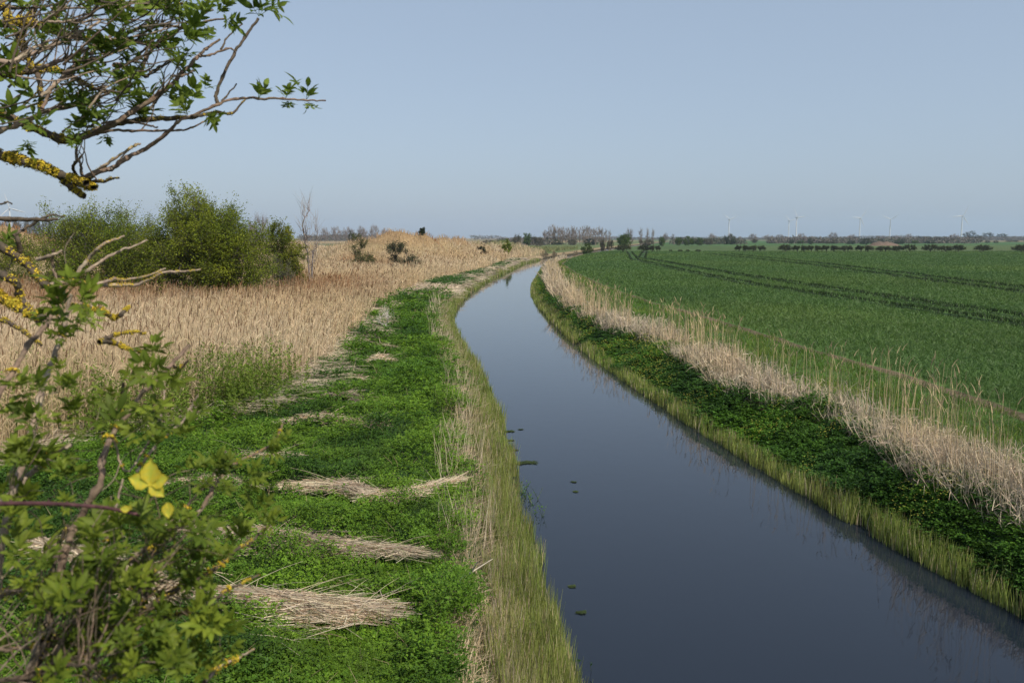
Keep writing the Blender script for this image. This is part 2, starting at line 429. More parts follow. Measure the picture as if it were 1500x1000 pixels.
# dead straw on the crest of the left bank
def left_litter():
    mb = MB()
    x, y = scatter(20000, 5, 200, lambda y: xL(y) - 1.6, lambda y: xL(y) - .45, 1.45); k = inview(x, y); x, y = x[k], y[k]
    k = fbm(x, y, 1.7, 41) + .12 * (rng.random(len(x)) - .5) - .22 * np.abs(xL(y) - x - .85) > .36; x, y = x[k], y[k]
    n = len(x); s = lod(y); z = ground_z(x, y)
    az = rng.normal(-.2, 1.3, n); el = np.where(rng.random(n) < .5, rng.random(n) * .5, .9 + rng.random(n) * .6); L = (.12 + .26 * rng.random(n)) * np.minimum(s, 1.6)
    D = dirv(az, el); P0 = V3(x, y, z); P2 = P0 + D * L[:, None]; P1 = (P0 + P2) / 2 + V3(np.zeros(n), np.zeros(n), .12 * L)
    mb.ribbons(P0, P1, P2, .008 * s ** .9, jit(mixc(PALE, TAN, rng.random(n)), .25), 2)
    # taller dead stems
    x, y = scatter(1500, 6, 120, lambda y: xL(y) - 1.7, lambda y: xL(y) - .7, 1.2)
    k = fbm(x, y, 2.3, 43) > .62; x, y = x[k], y[k]; n = len(x); z = ground_z(x, y); h = .5 + .45 * rng.random(n)
    az = rng.random(n) * 6.28; P0 = V3(x, y, z); P2 = P0 + V3(np.cos(az) * h * .25, np.sin(az) * h * .25, h); P1 = (P0 + P2) / 2; P1[:, 2] += .1
    mb.ribbons(P0, P1, P2, .008 * lod(y) ** .9, jit(PALE, .2, n), 2)
    tag(mb.build('dead_straw', M_reed), 'pale dead straw along the crest of the left bank', 'dead grass', kind='stuff')
left_litter()

# ------------------------------------------------------------------ reed heaps on the mown bank (things)
HEAPS = [
 ([(425, 618), (470, 612), (552, 622)], .16, 'narrow pale cut-reed heap, topmost of the large ones on the green bank', 1),
 ([(428, 712), (500, 712), (555, 730), (600, 726), (668, 695)], .20, 'long sagging cut-reed heap with its right end fanned upwards beside the straw edge', 1),
 ([(352, 778), (430, 788), (500, 800), (600, 806)], .24, 'brown thick cut-reed heap with loose stems trailing at its right tip', .85),
 ([(325, 868), (420, 880), (480, 888), (560, 890)], .24, 'nearest cut-reed heap, blunt at its right end, above the leafy foreground', 1),
 ([(60, 800), (130, 828), (200, 855), (248, 872)], .24, 'bright cut-reed heap seen through the elder shrub twigs', 1.1),
 ([(335, 668), (380, 670), (412, 668)], .13, 'small cut-reed tuft left of the elder twig tip', .95),
 ([(488, 580), (510, 578), (528, 590)], .13, 'short dark brown cut-reed tuft above the narrow pale heap', .6),
 ([(540, 526), (556, 520), (572, 526)], .13, 'small spiky cut-reed tuft halfway up the green bank', 1.1),
 ([(512, 548), (524, 551), (534, 556)], .08, 'tiny cut-reed scrap below the spiky tuft on the green bank', 1.1),
 ([(462, 528), (485, 528), (505, 530)], .13, 'cut-reed swathe lying out from the foot of the reed bed', 1),
 ([(548, 502), (560, 504), (575, 506)], .08, 'thin cut-reed wisp beneath the dead white shrub', 1),
 ([(570, 472), (590, 470), (608, 475)], .10, 'reddish cut-reed wisp beside the dead white shrub', .7),
 ([(258, 712), (310, 706), (360, 716)], .14, 'cut-reed heap right of the yellow leaf behind elder twigs', 1),
 ([(255, 775), (300, 785), (345, 798)], .16, 'cut-reed heap behind elder twigs joining the brown thick heap', .85),
]
def make_heap(pts, hw, label, bright):
    hw *= .84
    P = np.array([on_plane(a, b, .80) for a, b in pts])
    t = np.linspace(0, 1, len(P)); tt = np.linspace(0, 1, 40); C0 = np.stack([np.interp(tt, t, P[:, i]) for i in range(3)], -1)
    for _ in range(5): C0[1:-1] = .25 * C0[:-2] + .5 * C0[1:-1] + .25 * C0[2:]
    Ln = np.linalg.norm(np.diff(C0, axis=0), axis=1).sum(); dist = C0[:, 1].mean(); s = max(1, dist / 14)
    n = int(1100 * Ln * hw / .2 / s)
    u = rng.random(n); c = np.stack([np.interp(u, tt, C0[:, i]) for i in range(3)], -1)
    kp = vnoise(u * Ln * 4 + bright * 31, rng.normal(size=n) * .6, 1, int(hw * 500)) > .2; u = u[kp]; c = c[kp]; n = len(u)
    tan = np.stack([np.interp(u, tt, np.gradient(C0[:, i])) for i in range(3)], -1); tan[:, 2] = 0; tan = nrm(tan); sd = np.stack([-tan[:, 1], tan[:, 0], tan[:, 2] * 0], -1)
    prof = np.sin(np.pi * np.clip(u * .86 + .07, 0, 1)) ** .5
    fan = .55 + .9 * (u if rng.random() < .6 else 1 - u) + .5 * (vnoise(u * 6, u * 0 + bright * 50 + hw * 90, 1, 3) - .5); r = rng.normal(size=n) * .55 * fan; hz = np.clip(1 - (np.abs(r) / 1.5) ** 2, 0, 1)
    zz = rng.random(n) ** .6 * hz * hw * .62 * prof
    g = ground_z(c[:, 0], c[:, 1])
    st = rng.random(n) < .14; r = np.where(st, r * 2.0, r); Q = c + sd * (r * hw * 1.25 * prof)[:, None] + tan * (rng.normal(size=n) * .12)[:, None]; Q[:, 2] = g + .13 + np.where(st, .06 * rng.random(n), zz)
    yaw = rng.normal(size=n) * np.where(st, .7, .28); D = nrm(tan * np.cos(yaw)[:, None] + sd * np.sin(yaw)[:, None] + V3(np.zeros(n), np.zeros(n), rng.normal(size=n) * .06))
    L = (.25 + .55 * rng.random(n))
    P0 = Q - D * L[:, None] * .5; P2 = Q + D * L[:, None] * .5; P1 = Q + V3(np.zeros(n), np.zeros(n), .05 * rng.random(n))
    col = jit(mixc(PALE * 1.12, GREYT, rng.random(n) * .6), .28) * bright
    dark = rng.random(n) < .18; col[dark] = col[dark] * np.array([.6, .5, .42])
    mb = MB(); mb.ribbons(P0, P1, P2, .009 * s ** .9, col, 2, taper=.4)
    m = int(10 + n * .016); q = rng.integers(0, n, m); a = rng.normal(0, .8, m) + np.where(rng.random(m) < .3, math.pi, 0)
    D2 = nrm(tan[q] * np.cos(a)[:, None] + sd[q] * np.sin(a)[:, None] + V3(np.zeros(m), np.zeros(m), .04 + .5 * rng.random(m) ** 2.5))
    L2 = .25 + .6 * rng.random(m); P0 = Q[q]; P2 = P0 + D2 * L2[:, None]; P1 = (P0 + P2) / 2 + V3(np.zeros(m), np.zeros(m), .1 * rng.random(m))
    mb.ribbons(P0, P1, P2, .008 * s ** .9, jit(PALE * bright, .2, m), 3)
    loc = C0[20].copy(); loc[2] = float(ground_z(loc[0], loc[1]))
    tag(mb.build('reed_heap', M_reed, loc=loc), label, 'reed heap', 'heaps of cut reed on the left bank')
    return C0, hw
HEAPC = [make_heap(*h) for h in HEAPS]
HPTS = np.concatenate([np.column_stack([c[:, :2], np.full(len(c), hw)]) for c, hw in HEAPC])
def near_heap(x, y, k=1.2):
    out = np.zeros(len(x), bool)
    for c, hw in HEAPC:
        cc = c[::2, :2]; d = np.sqrt(((x[:, None] - cc[None, :, 0])) ** 2 + ((y[:, None] - cc[None, :, 1])) ** 2).min(1); out |= d < hw * k
    return out

# ------------------------------------------------------------------ leafy ground cover
def fronds(mb, x, y, size, h, cols, nf=6, nl=9, lsize=.046):
    n = len(x); z = ground_z(x, y)
    idx = np.repeat(np.arange(n), nf); m = len(idx)
    az = rng.random(m) * 6.28; R_ = size[idx] * (.55 + .6 * rng.random(m)); H = h[idx] * (.55 + .6 * rng.random(m))
    base = V3(x, y, z)[idx]; ho = V3(np.cos(az), np.sin(az), np.zeros(m)); up = np.array([0, 0, 1.0])
    P0 = base; P1 = base + ho * (R_ * .35)[:, None] + up * (H * 1.15)[:, None]; P2 = base + ho * R_[:, None] + up * (H * (.75 + .3 * rng.random(m)))[:, None]
    k = np.repeat(np.arange(m), nl); q = len(k); t = np.tile(np.linspace(.4, 1, nl), m) + rng.normal(size=q) * .03
    t = t[:, None]; Q = (1 - t) ** 2 * P0[k] + 2 * t * (1 - t) * P1[k] + t * t * P2[k]; T = nrm(2 * (1 - t) * (P1[k] - P0[k]) + 2 * t * (P2[k] - P1[k]))
    S = nrm(np.cross(T, up)); sg = np.where(rng.random(q) < .5, -1, 1)[:, None]
    D = nrm(T * .55 + S * sg * (.5 + .6 * rng.random(q))[:, None] + rng.normal(size=(q, 3)) * .15)
    Nn = nrm(up + rng.normal(size=(q, 3)) * .35)
    ls = lsize * (size[idx[k]] / .2) * (1.25 - .6 * t[:, 0]) * (.7 + .6 * rng.random(q))
    mb.leaves(Q, D, Nn, ls, ls * .55, jit(cols[idx[k]], .22))
def left_green():
    mb = MB()
    x, y = scatter(16500, 6.2, 66, lambda y: xE(y) - .6, lambda y: xL(y) - .75, 1.75); k = inview(x, y); x, y = x[k], y[k]
    edge = np.minimum((x - xE(y)), (xL(y) - .95 - x)); k = (edge + 1.4 * (fbm(x, y, 1.6, 51) - .5) > .05) & ~near_heap(x, y); x, y = x[k], y[k]
    n = len(x); s = np.maximum(1, y / 12) ** .8; nz = fbm(x, y, 1.3, 53); nz2 = fbm(x, y, 4.5, 55)
    size = .20 * s * (.7 + .6 * rng.random(n)); h = (.04 + .46 * nz * nz * 1.6) * (.8 + .4 * rng.random(n)) * (.8 + .25 * s)
    col = mixc(GREEN, LGREEN, np.clip((nz2 - .35) * 2.6 + .25 * rng.normal(size=n), 0, 1)); col = mixc(col, DGREEN * np.array([1.1, 1.05, 1.0]), (np.clip((fbm(x, y, 2.4, 57) - .56) * 7, 0, 1)))
    fronds(mb, x, y, size, h, col)
    # the odd nettle and blue-green clump further along, among fallen straw
    x, y = scatter(2600, 60, 170, lambda y: xE(y) + .1, lambda y: xL(y) - 1.1, .9); k = fbm(x, y, 6, 59) > .52; x, y = x[k], y[k]; n = len(x)
    fronds(mb, x, y, .55 + .4 * rng.random(n), .25 + .25 * rng.random(n), jit(DGREEN * 1.3, .25, n), 5, 6)
    tag(mb.build('bank_greenery', M_green), 'bright green cow parsley and nettles covering the left bank', 'ground cover', kind='stuff')
    # thin grass between the leafy plants
    mb = MB(); x, y = scatter(24000, 6, 60, lambda y: xE(y), lambda y: xL(y) - .9, 1.6); k = inview(x, y) & ~near_heap(x, y, .7); x, y = x[k], y[k]; n = len(x); s = lod(y); z = ground_z(x, y)
    h = (.14 + .22 * rng.random(n)) * s ** .25; az = rng.random(n) * 6.28; le = h * (.2 + .7 * rng.random(n)); P0 = V3(x, y, z); P2 = P0 + V3(np.cos(az) * le, np.sin(az) * le, h); P1 = P0 + V3(le * 0, le * 0, h * .7)
    col = jit(mixc(GREEN, OLIVE, rng.random(n) * .6), .3); dd = rng.random(n) < .06; col[dd] = TAN * .8
    mb.ribbons(P0, P1, P2, .008 * s ** .9, col, 2)
    tag(mb.build('bank_grass', M_green), 'thin green grass blades between the leafy plants of the left bank', 'grass', kind='stuff')
left_green()

# ------------------------------------------------------------------ the big dry reed bed on the left
def reed_cols(x, y, n):
    patch = fbm(x, y, 7, 61); col = mixc(TAN, PALE, np.clip((patch - .3) * 1.6, 0, 1))
    ru = np.clip((fbm(x, y, 9, 63) - .54) * 5, 0, 1) * np.clip((xE(y) - x - 5) / 6, 0, 1)
    br = .35 + .9 * fbm(x, y, 2, 64)
    ru = np.maximum(ru, np.exp(-((x + 12.5) / 4) ** 2 - ((y - 56) / 9) ** 2) * 1.3 * br); ru = np.maximum(ru, np.exp(-((y - 47) / 5) ** 2) * np.clip((-11 - x) / 4, 0, 1) * 1.0 * br); ru = np.clip(ru, 0, 1)
    return mixc(col, RUST * 1.25, ru * .8), ru
def reed_bed():
    def back(y): return xE(y) - np.interp(y, [0, 20, 45, 60, 90, 130, 170, 400], [14, 22, 24, 26, 20, 14, 12, 10])
    mb = MB()
    x, y = scatter(62000, 13, 225, back, lambda y: xE(y) + .25, 1.35); k = inview(x, y, 1.06) & (x - xE(y) + .8 * (fbm(x, y, 1.5, 65) - .4) < .2); x, y = x[k], y[k]
    m = ground_z(x, y); k = m < 2.3; x, y = x[k], y[k]; n = len(x); z = m[k]; s = lod(y, x, 18)
    h = 1.75 * (.75 + .35 * rng.random(n)) * (.82 + .36 * fbm(x, y, 3.2, 67)); az = rng.normal(-.5, 1.0, n); fr = np.clip(1 - (xE(y) - x) / 1.7, 0, 1.3) * rng.random(n); h = h * (1 - .42 * fr); le = h * (.04 + .18 * rng.random(n) ** 2 + .55 * fr * rng.random(n) ** 1.5)
    P0 = V3(x, y, z); P2 = P0 + V3(np.cos(az) * le, np.sin(az) * le, h); P1 = P0 + V3(le * 0, le * 0, h * .6); col, ru = reed_cols(x, y, n); c = jit(col, .22)
    mb.ribbons(P0, P1, P2, .010 * s ** .9, c, 2, side=dirv(rng.random(n) * 6.28, np.zeros(n)), taper=.5)
    for _ in range(2):                                                  # dead leaves
        t = (.3 + .6 * rng.random(n))[:, None]; Q = P0 * (1 - t) + P2 * t; a2 = rng.random(n) * 6.28; L = .22 + .3 * rng.random(n)
        E = Q + V3(np.cos(a2) * L * .8, np.sin(a2) * L * .8, L * (rng.random(n) * .9 - .25)); Mi = Q + V3(np.cos(a2) * L * .3, np.sin(a2) * L * .3, L * .55)
        mb.ribbons(Q, Mi, E, .013 * s ** .85, jit(col, .25), 2, taper=.9)
    pl = rng.random(n) < .20                                            # brown seed heads
    Q = P2[pl] - V3(le[pl] * 0, le[pl] * 0, .06 * np.ones(pl.sum())); a2 = az[pl]; L = .16 + .12 * rng.random(pl.sum())
    mb.ribbons(Q, Q + V3(np.cos(a2) * .03, np.sin(a2) * .03, L * .7), Q + V3(np.cos(a2) * .10, np.sin(a2) * .10, L), .022 * s[pl] ** .75, jit(mixc(PLUME, RUST, ru[pl]), .3), 2, taper=.7)
    tag(mb.build('reed_bed', M_reed), 'tall tan reed bed with brown seed heads filling the left side', 'reeds', kind='stuff')
    # fallen reeds along the front of the bed
    mb = MB(); x, y = scatter(19000, 15, 175, lambda y: xE(y) - .7, lambda y: xE(y) + 1.2 + np.clip((y - 55) / 12, 0, 1) * 3.2, 1.15); k = inview(x, y) & (x < xL(y) - .7); x, y = x[k], y[k]
    k = (fbm(x, y, 1.9, 69) + .25 * (xE(y) + .5 - x) * np.clip((60 - y) / 10, 0, 1) > .41); x, y = x[k], y[k]; n = len(x); s = lod(y, None, 16); z = ground_z(x, y)
    a0 = 6.28 * vnoise(x, y, 3.5, 71) * .45 - 1.2; az = a0 + rng.normal(size=n) * .45; el = rng.random(n) * .38; L = .5 + .8 * rng.random(n); D = dirv(az, el); P0 = V3(x, y, z + .03 + .12 * rng.random(n)); P2 = P0 + D * L[:, None]; P1 = (P0 + P2) / 2 + V3(z * 0, z * 0, .08 + .2 * rng.random(n) * L)
    P2[:, 2] = np.maximum(P2[:, 2] - .1, ground_z(P2[:, 0], P2[:, 1]) + .04)
    mb.ribbons(P0, P1, P2, .010 * s ** .9, jit(mixc(PALE, GREYT, rng.random(n) * .8), .25), 2, taper=.5)
    tag(mb.build('fallen_reeds', M_reed), 'flattened pale reeds strewn along the foot of the reed bed', 'dead reeds', kind='stuff')
reed_bed()

# rough straw grass over the plain and the mounds behind the reed bed
def rough_grass():
    mb = MB(); x, y = scatter(110000, 45, 330, lambda y: -.66 * y, lambda y: xE(y) - 3, 1.0); k = (x < xE(y) - np.interp(y, [0, 45, 60, 90, 130, 170, 400], [22, 23, 25, 18, 10, 6, 2])) | (ground_z(x, y) > 2.0); x, y = x[k], y[k]; n = len(x); s = lod(y, x, 22); z = ground_z(x, y)
    h = .55 * (.6 + .7 * rng.random(n)) * s ** .25 * np.where(z > 2.0, .65, 1); az = rng.random(n) * 6.28; le = h * (.2 + .5 * rng.random(n)); P0 = V3(x, y, z - .05); P2 = P0 + V3(np.cos(az) * le, np.sin(az) * le, h); P1 = P0 + V3(le * 0, le * 0, h * .6)
    top = np.clip((z - 3.3) / 1.6, 0, 1) * (fbm(x, y, 4, 75) > .35); pa = fbm(x, y, 12, 73)
    col = mixc(mixc(TAN * .9, PALE * .9, np.clip((pa - .3) * 2, 0, 1)), RUST * 1.2, np.clip(top * .45 + np.clip((fbm(x, y, 8, 77) - .56) * 6, 0, 1) * .7, 0, 1))
    fg = np.clip((y - 185) / 30, 0, 1) * np.clip((x - xE(y) + 55) / 15, 0, 1) * (.4 + .9 * fbm(x, y, 9, 78)); col = mixc(col, np.array([.12, .155, .05]), np.clip(fg, 0, .9)); g = fbm(x, y, 6, 79) > .66; col[g] = col[g] * .3 + OLIVE * .6
    mb.ribbons(P0, P1, P2, .016 * s ** .95, jit(col, .25), 2)
    tag(mb.build('rough_grass', M_reed), 'rough straw-coloured and rusty grass on the mounds and plain behind the reed bed', 'rough grass', kind='stuff')
rough_grass()

# fresh green shoots among the reeds
def willow_shoots():
    mb = MB(); P = []
    for px, py, n in ((300, 560, 60), (345, 560, 90), (385, 540, 70), (260, 575, 50), (90, 560, 60), (180, 590, 60), (30, 600, 50), (140, 600, 40)):
        for _ in range(int(n * 1.7)): P.append(on_plane(px + rng.normal() * 30, py + 35 + rng.normal() * 12, .7))
    P = np.array(P); n = len(P); P[:, 2] = ground_z(P[:, 0], P[:, 1]); h = .6 + 1.0 * rng.random(n)
    T = P + V3(rng.normal(size=n) * .12, rng.normal(size=n) * .12, h); mb.ribbons(P, (P + T) / 2, T, .012, jit(OLIVE * .8, .2, n), 2)
    k = np.repeat(np.arange(n), 26); m = len(k); t = (.2 + .8 * rng.random(m))[:, None]; Q = P[k] * (1 - t) + T[k] * t; D = dirv(rng.random(m) * 6.28, rng.random(m) * 1.1)
    mb.leaves(Q, D, rng.normal(size=(m, 3)) + np.array([0, 0, 1.2]), .07 + .06 * rng.random(m), .035, jit(mixc(OLIVE * 1.5, LGREEN, rng.random(m) * .4), .25))
    tag(mb.build('leafy_shoots', M_bush), 'yellow-green leafy shoots growing up through the front of the reed bed', 'shoots', kind='stuff')
willow_shoots()

# ------------------------------------------------------------------ right bank
def right_bank():
    mb = MB(); x, y = scatter(8200, 7, 165, lambda y: xR(y) + np.interp(y, [30, 50, 90], [.28, .6, .9]), lambda y: xD(y) + .35, 1.5); k = inview(x, y); x, y = x[k], y[k]; n = len(x); s = np.maximum(1, y / 14) ** .55
    nz = fbm(x, y, 1.1, 83); size = .19 * s * (.7 + .6 * rng.random(n)); h = (.05 + .62 * nz * nz) * (.8 + .4 * rng.random(n)) * (.85 + .15 * s) * np.interp(y, [0, 26, 36, 120], [1, 1, .6, .55])
    col = mixc(DGREEN * 1.25, GREEN * 1.1, np.clip((fbm(x, y, 2.2, 85) - .40) * 3.5, 0, 1)); fronds(mb, x, y, size, h, jit(col, .2), 6, 7, .06)
    tag(mb.build('bank_plants', M_green), 'dark green leafy plants on the slope of the right bank', 'ground cover', kind='stuff')
    mb = MB(); x, y = scatter(8000, 8, 90, lambda y: xR(y) + .35, lambda y: xD(y) + .05, 1.35); k = inview(x, y) & (fbm(x, y, 1.5, 87) > .46); x, y = x[k], y[k]; n = len(x); s = lod(y, x, 16)
    z = ground_z(x, y) + .22 + .22 * rng.random(n); m = np.repeat(np.arange(n), 4); q = len(m); a = rng.random(q) * 6.28
    mb.leaves(V3(x, y, z)[m], dirv(a, rng.random(q) * .5), np.tile([0, 0, 1.0], (q, 1)) + rng.normal(size=(q, 3)) * .2, .016 * s[m] ** .65, .013 * s[m] ** .65, jit(np.array([.58, .54, .10]), .2, q))
    tag(mb.build('yellow_flowers', M_flower), 'small yellow flower heads dotted over the plants of the right bank', 'flowers', kind='stuff')
    # messy band of dead reed
    mb = MB(); x, y = scatter(18000, 8, 170, lambda y: xD(y) - .2, lambda y: xD(y) + np.interp(y, [0, 30, 60, 110, 170], [1.35, 1.25, 1.15, 1.1, .8]), 1.35); k = inview(x, y); x, y = x[k], y[k]
    gap = fbm(x, y, 2.6, 89); k = gap + .2 * (rng.random(len(x)) - .5) > .40; x, y, gap = x[k], y[k], gap[k]; n = len(x); s = lod(y, x, 16); z = ground_z(x, y)
    h = (.30 + .70 * rng.random(n)) * (.25 + 1.05 * gap) * np.interp(y, [0, 33, 46, 105, 130], [.92, .88, 1.5, 1.75, 1.2]); az = rng.normal(2.6, 1.5, n); le = h * rng.random(n) ** 1.5 * .8; P0 = V3(x, y, z); P2 = P0 + V3(np.cos(az) * le, np.sin(az) * le, h * (1 - .3 * le / h)); P1 = (P0 + P2) / 2 + V3(rng.normal(size=n) * .05, rng.normal(size=n) * .05, h * .12)
    pk = fbm(x, y, 5, 91); col = jit(mixc(mixc(PALE * .95, GREYT, rng.random(n)), TAN, np.clip((pk - .4) * 2, 0, .7)), .25)
    mb.ribbons(P0, P1, P2, .0125 * s ** .9, col, 3, taper=.55)
    t = (.3 + .6 * rng.random(n))[:, None]; Q = P0 * (1 - t) + P2 * t; a2 = rng.random(n) * 6.28; L = .15 + .3 * rng.random(n); E = Q + V3(np.cos(a2) * L * .8, np.sin(a2) * L * .8, L * (rng.random(n) * .9 - .5)); Mi = (Q + E) / 2 + V3(L * 0, L * 0, L * .3)
    q = rng.random(n) < .55; mb.ribbons(Q[q], Mi[q], E[q], .013 * s[q] ** .85, jit(mixc(PALE, GREYT, rng.random(n)), .25)[q], 2, taper=.9)
    # sparse tall stems with feathery tips
    x, y = scatter(1700, 9, 110, lambda y: xD(y), lambda y: xD(y) + 1.2, 1.0); k = (fbm(x, y, 1.6, 93) > .5); x, y = x[k], y[k]; n = len(x); s = lod(y, x, 16); z = ground_z(x, y); h = 1.1 + .6 * rng.random(n); az = rng.random(n) * 6.28; le = h * .16 * rng.random(n)
    P0 = V3(x, y, z); P2 = P0 + V3(np.cos(az) * le, np.sin(az) * le, h); P1 = P0 + V3(le * 0, le * 0, h * .6); mb.ribbons(P0, P1, P2, .008 * s ** .9, jit(TAN, .2, n), 3, taper=.5)
    mb.ribbons(P2, P2 + V3(np.cos(az) * .03, np.sin(az) * .03, .1 + le * 0), P2 + V3(np.cos(az) * .1, np.sin(az) * .1, .16 + le * 0), .016 * s ** .8, jit(TAN * .75, .2, n), 2)
    tag(mb.build('dead_reeds', M_reed), 'tangled band of pale dead reeds along the top of the right bank', 'dead reeds', kind='stuff')
    # grass verge between the dead reed and the crop
    mb = MB(); x, y = scatter(46000, 9, 160, lambda y: xD(y) + .6, lambda y: xC(y) - .3, 1.45); k = inview(x, y); x, y = x[k], y[k]; e = xC(y) - .3 - x; k = e + .9 * (fbm(x, y, 1.2, 95) - .5) > .1; x, y = x[k], y[k]; n = len(x); s = lod(y, x, 15); z = ground_z(x, y); tu = fbm(x, y, 1.0, 97)
    h = (.05 + .24 * tu * rng.random(n)) * s ** .2; az = rng.random(n) * 6.28; le = h * (.2 + .8 * rng.random(n)); P0 = V3(x, y, z - .02); P2 = P0 + V3(np.cos(az) * le, np.sin(az) * le, h); P1 = P0 + V3(le * 0, le * 0, h * .75)
    col = mixc(np.array([.085, .165, .020]), np.array([.17, .205, .035]), np.clip((fbm(x, y, 3, 99) - .35) * 2.2, 0, 1)); dd = rng.random(n) < .05; col[dd] = TAN * .7
    mb.ribbons(P0, P1, P2, .010 * s ** .95, jit(col, .28), 2)
    tag(mb.build('verge_grass', M_green), 'tussocky green grass verge between the dead reeds and the crop', 'grass', kind='stuff')
right_bank()

def crop():
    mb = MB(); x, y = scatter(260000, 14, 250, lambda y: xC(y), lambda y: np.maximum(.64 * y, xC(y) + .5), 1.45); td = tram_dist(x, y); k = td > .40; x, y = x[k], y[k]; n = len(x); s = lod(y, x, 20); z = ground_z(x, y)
    h = .17 * (.8 + .4 * rng.random(n)) * (.92 + .16 * fbm(x, y, 2, 101)) * np.minimum(s, 3) ** .15; az = rng.random(n) * 6.28; le = h * (.25 + .8 * rng.random(n)); P0 = V3(x, y, z - .01); P2 = P0 + V3(np.cos(az) * le, np.sin(az) * le, h); P1 = P0 + V3(le * 0, le * 0, h * .9)
    h = h * np.where(td[k] < 1.0, .7, 1); col = mixc(CROP, CROP * np.array([1.4, 1.2, 1.1]), np.clip((fbm(x, y, 18, 103) - .35) * 2, 0, 1)); col = np.where((td[k] < .9)[:, None], col * .27, col)  # shade of the tramline gaps painted into the blades along the wheel tracks
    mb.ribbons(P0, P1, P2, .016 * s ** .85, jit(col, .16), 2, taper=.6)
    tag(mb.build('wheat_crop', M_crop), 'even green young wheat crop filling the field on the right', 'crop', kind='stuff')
crop()

# ------------------------------------------------------------------ trees and bushes
def skeleton(targets, stems, jitter=.06, pathw=.25, steps=2):
    nodes = [np.array(s, float) for s in stems]; par = [-1] + [0] * (len(nodes) - 1); path = [0.0] * len(nodes)
    N = np.zeros((8000, 3)); PL = np.zeros(8000); c = len(nodes); N[:c] = nodes; ends = []
    base = N[:c].mean(0)
    for T in sorted(targets, key=lambda t: np.linalg.norm(t - base)):
        d = np.linalg.norm(N[:c] - T, axis=1); cost = d + pathw * PL[:c] + np.maximum(0, N[:c, 2] - T[2] - .1) * .8
        i = int(np.argmin(cost)); A = N[i].copy(); L = d[i]; last = i
        for k in range(1, steps + 1):
            t = k / steps; Q = A + (T - A) * t + (rng.normal(size=3) * jitter * L if k < steps else 0)
            if k < steps: Q = Q + np.array([0, 0, .08 * L])
            N[c] = Q; par.append(last); PL[c] = PL[last] + np.linalg.norm(Q - N[last]); last = c; c += 1
        ends.append(last)
    N = N[:c]; par = np.array(par); cnt = np.zeros(c)
    for e in ends:
        k = e
        while k >= 0: cnt[k] += 1; k = par[k]
    return N, par, cnt, np.array(ends)

def ell_targets(n, blobs, shell=.55):
    out = []; w = np.array([b[3] * b[4] * b[5] for b in blobs], float) ** .7; w /= w.sum()
    for i in rng.choice(len(blobs), n, p=w):
        b = blobs[i]; d = rng.normal(size=3); d /= np.linalg.norm(d); r = shell + (1 - shell) * rng.random() ** .7
        p = np.array(b[:3]) + d * r * np.array(b[3:6]); p[2] = max(p[2], .15); out.append(p)
    return out

def tree_parts(targets, stems, r_tip, leaf_n, leaf_L, spread, cols, bark, twigs=8, twig_L=.5, twig_w=.02, up=.6, matleaf=None, leafW=.55, jitter=.06, steps=2):
    """returns meshes for trunk (limbs) and crown (twigs and leaves)"""
    N, par, cnt, ends = skeleton(targets, stems, jitter, .25, steps)
    k = np.where(par >= 0)[0]; r = r_tip * np.maximum(cnt, 1) ** .48
    tb = MB(); tb.prisms(N[par[k]], N[k], np.maximum(r[par[k]] * .9, r[k]), r[k], jit(bark, .2, len(k)), 5)
    cb = MB(); E = N[ends]; cen = N[:, :].mean(0)
    q = np.repeat(np.arange(len(E)), twigs); m = len(q); D = nrm(nrm(E[q] - cen) * .7 + rng.normal(size=(m, 3)) * .6 + np.array([0, 0, up])); L = twig_L * (.4 + .8 * rng.random(m))
    P0 = E[q] + rng.normal(size=(m, 3)) * spread * .25; P2 = P0 + D * L[:, None]; P1 = (P0 + P2) / 2 + rng.normal(size=(m, 3)) * .05 * L[:, None]
    cb.ribbons(P0, P1, P2, twig_w, jit(bark * 1.1, .25, m), 2, taper=.7)
    if leaf_n:
        q2 = np.repeat(np.arange(m), leaf_n); g = len(q2); t = rng.random(g)[:, None]; Q = P0[q2] * (1 - t) + P2[q2] * t + rng.normal(size=(g, 3)) * spread * .16
        tone = rng.random(len(E))[q][q2]; col = mixc(cols[0], cols[1], np.clip(tone * .8 + .35 * (rng.random(g) - .3), 0, 1)); Dl = nrm(rng.normal(size=(g, 3)) + np.array([0, 0, .2])); 
        cb.leaves(Q, Dl, rng.normal(size=(g, 3)) + np.array([0, 0, .8]), leaf_L * (.6 + .8 * rng.random(g)), leaf_L * leafW, jit(col, .2))
    return tb, cb

def make_tree(name, label, cat, group, loc, targets, stems, mleaf, **kw):
    tb, cb = tree_parts(targets, stems, **kw)
    r = thing(name, label, cat, loc, group)
    tb.build('trunk', M_bark, r); cb.build('crown', mleaf, r)
    return r
def gpos(px, dist):
    x = (px - 750) / FPX * dist; return (x, dist, float(ground_z(x, dist)) - .05)
def top_h(py, dist, z0): return CAM_H + (348 - py) / FPX * dist - z0

